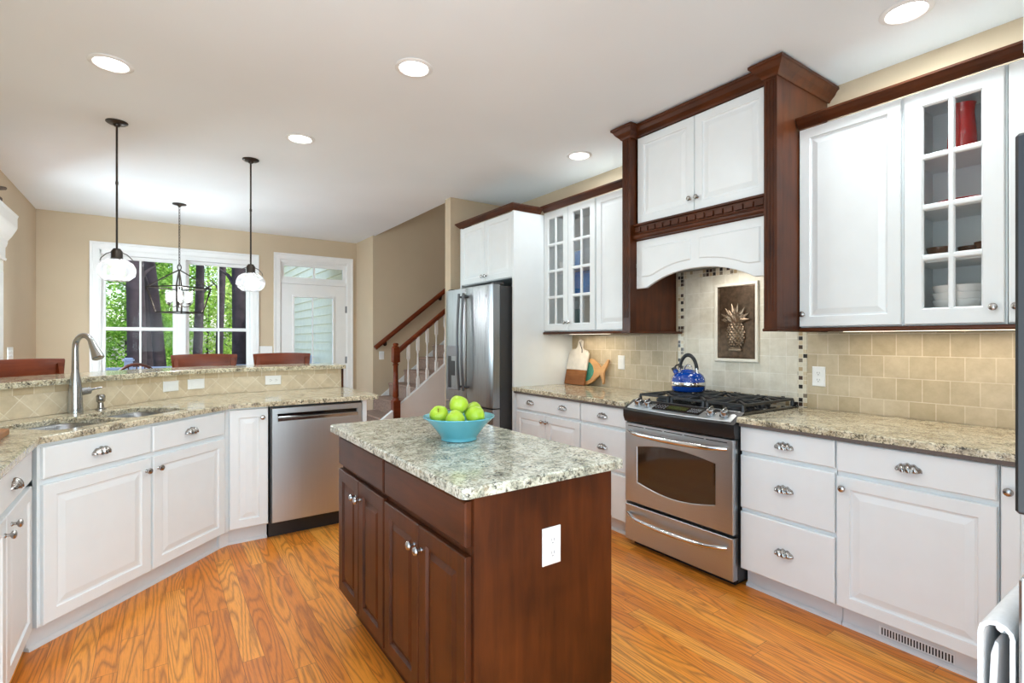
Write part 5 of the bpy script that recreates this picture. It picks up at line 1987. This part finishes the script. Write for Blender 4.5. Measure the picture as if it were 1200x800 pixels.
def windsor(x, y, rz, lab, first=[None]):
    if first[0] is not None: return copy_thing(first[0], (x, y, 0), rz, lab)
    t = thing('dining_chair', lab, 'chair', (x, y, 0), rz, 'dark windsor chairs at the breakfast table')
    first[0] = t
    g = G(); g.prism([(.22 * math.cos(q) * (1 - .08 * math.sin(q)), .21 * math.sin(q)) for q in [2 * PI * k / 24 for k in range(24)]], .46, .425, .012, 'xy'); obj('seat', g, 'darkwood', t)
    for sx in (-1, 1):
        for sy in (-1, 1):
            g = G(); g.tube([(sx * .13, sy * .12, .43), (sx * .17, sy * .16, .22), (sx * .20, sy * .19, 0)], [.013, .019, .012], 10); obj('leg', g, 'darkwood', t)
    g = G()
    bowp = [(.235 * math.cos(q), .14 + .11 * max(0, math.sin(q)), .44 + .665 * max(0, math.sin(q)) ** .6) for q in [PI * k / 24 for k in range(25)]]
    g.tube(bowp, .013, 8); obj('back_bow', g, 'darkwood', t, 50)
    for k in range(7):
        u = -.75 + k * .25
        g = G()
        zt_ = .44 + .665 * math.sin(math.acos(u)) ** .6
        yt = .14 + .11 * math.sin(math.acos(u))
        g.tube([(u * .15, .145, .45), (u * .235, yt, zt_)], .006, 6); obj('spindle', g, 'darkwood', t)
    g = G()
    for sx in (-1, 1): g.tube([(sx * .170, -.160, .20), (sx * .170, .160, .20)], .009, 6)
    g.tube([(-.170, 0, .20), (.170, 0, .20)], .009, 6); obj('stretcher', g, 'darkwood', t)
    return t
windsor(-.135, 5.86 - .03, PI, 'dark windsor chair seen behind the bar below the left window')
windsor(1.22, 6.35, -PI / 2 - .1, 'dark windsor chair of which only the tip shows before the glass door')
tb_ = thing('dining_table', 'round wooden breakfast table under the lantern chandelier', 'table', (.30, 6.55, 0))
g = G(); g.lathe([(.001, .72), (.56, .72), (.58, .728), (.58, .742), (.572, .75), (.001, .75)], 40); obj('tabletop', g, 'darkwood', tb_)
g = G(); g.lathe([(.001, .0), (.06, .04), (.07, .10), (.05, .25), (.08, .40), (.05, .55), (.07, .70), (.10, .719)], 24); obj('pedestal', g, 'darkwood', tb_, 40)
for k in range(4):
    a = PI / 4 + k * PI / 2
    g = G(); g.tube([(.05 * math.cos(a), .05 * math.sin(a), .14), (.22 * math.cos(a), .22 * math.sin(a), .10), (.36 * math.cos(a), .36 * math.sin(a), .025)], [.035, .03, .022], 8); obj('foot', g, 'darkwood', tb_, 40)

# ------------------------------------------------------------------ stairs
st_ = thing('staircase', 'carpeted staircase with red-brown newel, handrail and white balusters climbing behind the refrigerator', 'staircase', (2.05, 5.94, 0))
RISE, RUN = .178, .228
NS = 17
g = G(); g2 = G()
for k in range(NS):
    x = k * RUN
    z = (k + 1) * RISE
    yl = 0.06
    y1 = 1.0225 if x + RUN > .46 else .95
    g2.box(x, x + .02, yl, y1, z - RISE, z - .03)
    g.box(x - .028, x + RUN + .02, yl, y1, z - .03, z, .010)
    g.box(x + .0, x - .012, yl + .004, y1 - .004, z - RISE + .002, z - .031)
ob = obj('treads', g, 'carpet', st_)
obj('risers', g2, 'carpet', st_)
g = G()
top = NS * RUN
sl = RISE / RUN
g.prism([(-.03, 0), (top, 0), (top, sl * top + .20), (.40, .20 + sl * .40), (-.03, .20 - .0)], 0, .058, .002, 'xz')
g.box(-.03, top, -.012, -.001, 0, .12, .003)
obj('stringer', g, 'trimw', st_)
g = G()
g.prism([(.452, .10), (.452, .30), (.50, .42), (.56, .54), (top, .54 + sl * (top - .56)), (top, sl * top - .05)], 1.023, 1.037, .002, 'xz')
obj('wall_skirt', g, 'trimw', st_)
bl = st_
BT = Matrix.Translation((0, .03, 0))
g = G(BT)
nx = .37
g.box(nx - .045, nx + .045, -.045, .045, .0, .58, .003)
g.lathe([(.045, .58), (.040, .60), (.030, .615), (.040, .63), (.036, .70), (.030, .90), (.028, 1.0), (.040, 1.015), (.028, 1.03), (.040, 1.045)], 20, (nx, 0, 0))
g.box(nx - .042, nx + .042, -.042, .042, 1.045, 1.22, .003)
g.lathe([(.045, 1.22), (.050, 1.232), (.030, 1.245), (.036, 1.262), (.028, 1.280), (.001, 1.286)], 20, (nx, 0, 0))
obj('newel_post', g, 'stoolwood', bl, 40)
def hz(x): return 1.195 + sl * 1.02 * (x - .42)
g = G(BT); g.tube([(nx + .03, 0, hz(nx + .03)), (3.2, 0, hz(3.2))], .030, 8, sq=(1, 1.1)); obj('handrail', g, 'stoolwood', bl, 40)
for k in range(18):
    x = .535 + k * .1285
    zb0 = .20 + sl * x
    zt0 = hz(x) - .025
    g = G(BT)
    g.box(x - .017, x + .017, -.017, .017, zb0 - .01, zb0 + .12)
    hgt = zt0 - zb0
    g.lathe([(.016, zb0 + .12), (.019, zb0 + .135), (.010, zb0 + .15), (.015, zb0 + .20), (.012, zb0 + hgt * .5), (.009, zt0 - .22), (.014, zt0 - .20), (.016, zt0 - .18)], 12, (x, 0, 0))
    g.box(x - .017, x + .017, -.017, .017, zt0 - .18, zt0)
    obj('baluster', g, 'trimw', bl, 40)
wr = thing('wall_handrail', 'red-brown handrail fixed to the stair wall on dark brackets', 'handrail', (2.50, 6.915, 1.205))
g = G(); g.tube([(0, 0, 0), (3.0, 0, 3.0 * .788)], .027, 8, sq=(1, 1.25)); obj('rail', g, 'stoolwood', wr, 40)
for x in (.165, 1.03, 2.0):
    g = G(); g.tube([(x, 0, x * .788 - .02), (x, .01, x * .788 - .06), (x, .045, x * .788 - .075)], .008, 8)
    g.lathe([(.028, .052), (.028, .060), (.02, .063)], 16, (x, 0, x * .788 - .075), 'y'); obj('bracket', g, 'bronze', wr, 40)
outlet('switch_plate', 'white switch plate low beside the stair handrail', (2.62, 6.9785, 1.10), 0, 'toggle', group=None, cat='switch')

# ------------------------------------------------------------------ mantel at the far left with driftwood
mt = thing('mantel', 'white fluted built-in with crown top against the left wall, cut off by the picture edge', 'mantel', (XL + .002, 4.865, 0), PI / 2)
# local x runs +Y from the far corner backwards
g = G()
g.box(-.62, 0, -.235, -.001, 0, 2.03, .002)
for k in range(5): g.box(-.10 + k * .018, -.092 + k * .018, -.239, -.2351, .25, 1.78)
g.box(-.64, .006, -.243, -.001, 0, .16, .004)
obj('body', g, 'trimw', mt)
g = G()
g.sweep([(-.62, -.236), (0, -.236), (0, -.001)], [(0, 1.86), (.010, 1.86), (.014, 1.875), (.008, 1.885), (.008, 1.95), (.014, 1.965), (.018, 1.985), (.018, 2.0), (.034, 2.03), (.056, 2.085), (.060, 2.10), (.060, 2.165), (.066, 2.185), (0, 2.185)])
g.box(-.62, 0, -.236, -.001, 2.03, 2.18)
obj('crown', g, 'trimw', mt)
dwd = G()
for pts in ([(-.95, 4.35, 2.225), (-.93, 4.6, 2.26), (-.90, 4.8, 2.34), (-.86, 4.95, 2.375)], [(-.96, 4.45, 2.225), (-.97, 4.65, 2.32), (-.95, 4.78, 2.43)], [(-.92, 4.5, 2.225), (-.86, 4.62, 2.225), (-.85, 4.72, 2.25)]):
    dwd.tube(pts, [.028, .024, .020, .012][:len(pts)], 8)
tag(obj('driftwood', dwd, 'drift', smooth=60), 'dark driftwood branch lying on top of the white mantel', 'decoration')

# ------------------------------------------------------------------ wall oven stack at the right edge
oc = thing('oven_cabinet', 'tall white oven cabinet standing at the right edge of the picture', 'cabinet', (1.815, .165, 0), PI)
OW = .785
g = G()
for x0, x1 in ((0, .02), (OW - .02, OW)): g.box(x0, x1, 0.0, .60, .10, 2.45)
for z0, z1 in ((.10, .30), (.985, 1.06), (1.63, 2.45)): g.box(.02, OW - .02, 0.002, .60, z0, z1)
g.box(.02, OW - .02, .58, .60, .30, 2.3)
g.box(.0, OW, .07, .60, 0, .10)
obj('body', g, 'paint', oc)
front_part(oc, D, .012, OW / 2 - .003, 1.735, 2.44, knob=(OW / 2 - .03, 1.79), y=-.021)
front_part(oc, D, OW / 2 + .003, OW - .004, 1.735, 2.44, knob=(OW / 2 + .03, 1.79), y=-.021)
front_part(oc, DR, .012, OW - .012, .112, .29, pulls=[(OW / 2, .2)], y=-.021)
mw = thing('microwave_oven', 'black built-in microwave oven seen edge-on at the right edge', 'microwave', (1.79, .165, 0), PI)
MWW = .755
g = G(); g.box(.0, MWW, -.030, -.002, 1.065, 1.622, .004); g.box(.02, MWW - .02, -.002, .45, 1.075, 1.61); obj('body', g, 'black', mw)
g = G(); g.box(.05, MWW - .2, -.033, -.0302, 1.13, 1.56, .001); obj('door_glass', g, 'blackgloss', mw)
g = G(); g.box(MWW - .17, MWW - .03, -.033, -.0302, 1.13, 1.56, .001); obj('control_strip', g, 'blackgloss', mw)
ov = thing('wall_oven', 'stainless wall oven below the microwave, its handle holding a white towel', 'oven', (1.79, .165, 0), PI)
g = G(); g.box(.022, MWW - .022, -.001, .56, .305, .975); obj('body', g, 'black', ov)
g = G(); g.box(.0, MWW, -.026, -.002, .31, .972, .004); od2 = obj('oven_door', g, 'steel_h', ov)
g = G(); g.box(.10, MWW - .10, -.0285, -.0262, .40, .76, .001); obj('oven_window', g, 'blackgloss', od2)
g = G(); g.tube([(.05, -.052, .872), (MWW - .05, -.052, .872)], .010, 12)
for x in (.09, MWW - .10): g.tube([(x, -.026, .872), (x, -.052, .872)], .010, 8)
obj('handle', g, 'chrome', od2, 40)
tw = G()
rs = []
for k in range(15):
    x = 1.045 + .38 * k / 14
    wv = .0025 * math.sin(k * 1.7)
    yo, yi = .2308 + wv * .4, .2020
    t_ = .006
    prof = [(yi, .52), (yi, .872)]
    yc = .217
    for q in range(7):
        a = PI - PI * q / 6
        prof.append((yc + .0155 * math.cos(a), .872 + .0155 * math.sin(a)))
    prof += [(yc + .0155 + wv, .70), (yc + .0165 + wv * 1.6, .50), (yc + .0155 + wv * 2, .36)]
    outp = []
    for q, (y, z) in enumerate(prof):
        if q == 0: n_ = (-1, 0)
        elif 2 <= q <= 8:
            a = PI - PI * (q - 2) / 6; n_ = (math.cos(a), math.sin(a))
        elif q == 1: n_ = (-1, 0)
        else: n_ = (1, 0)
        outp.append((y + n_[0] * t_, z + n_[1] * t_))
    rs.append([(x, y, z) for y, z in prof] + [(x, y, z) for y, z in outp[::-1]])
tw.rings(rs)
TWI = G()
rs = []
for k in range(9):
    x = 1.052 + .36 * k / 8
    rs.append([(x, y, z) for y, z in ((.2195, .861), (.2245, .84), (.2300, .70), (.2310, .55), (.2290, .40), (.2250, .40), (.2235, .55), (.2215, .70), (.2160, .84), (.2160, .858))])
TWI.rings(rs)
two = tag(obj('dish_towel', tw, 'towel', smooth=50), 'white terry towel hanging over the oven handle at the right edge', 'towel')
obj('inner_fold', TWI, 'satin', two, 50)
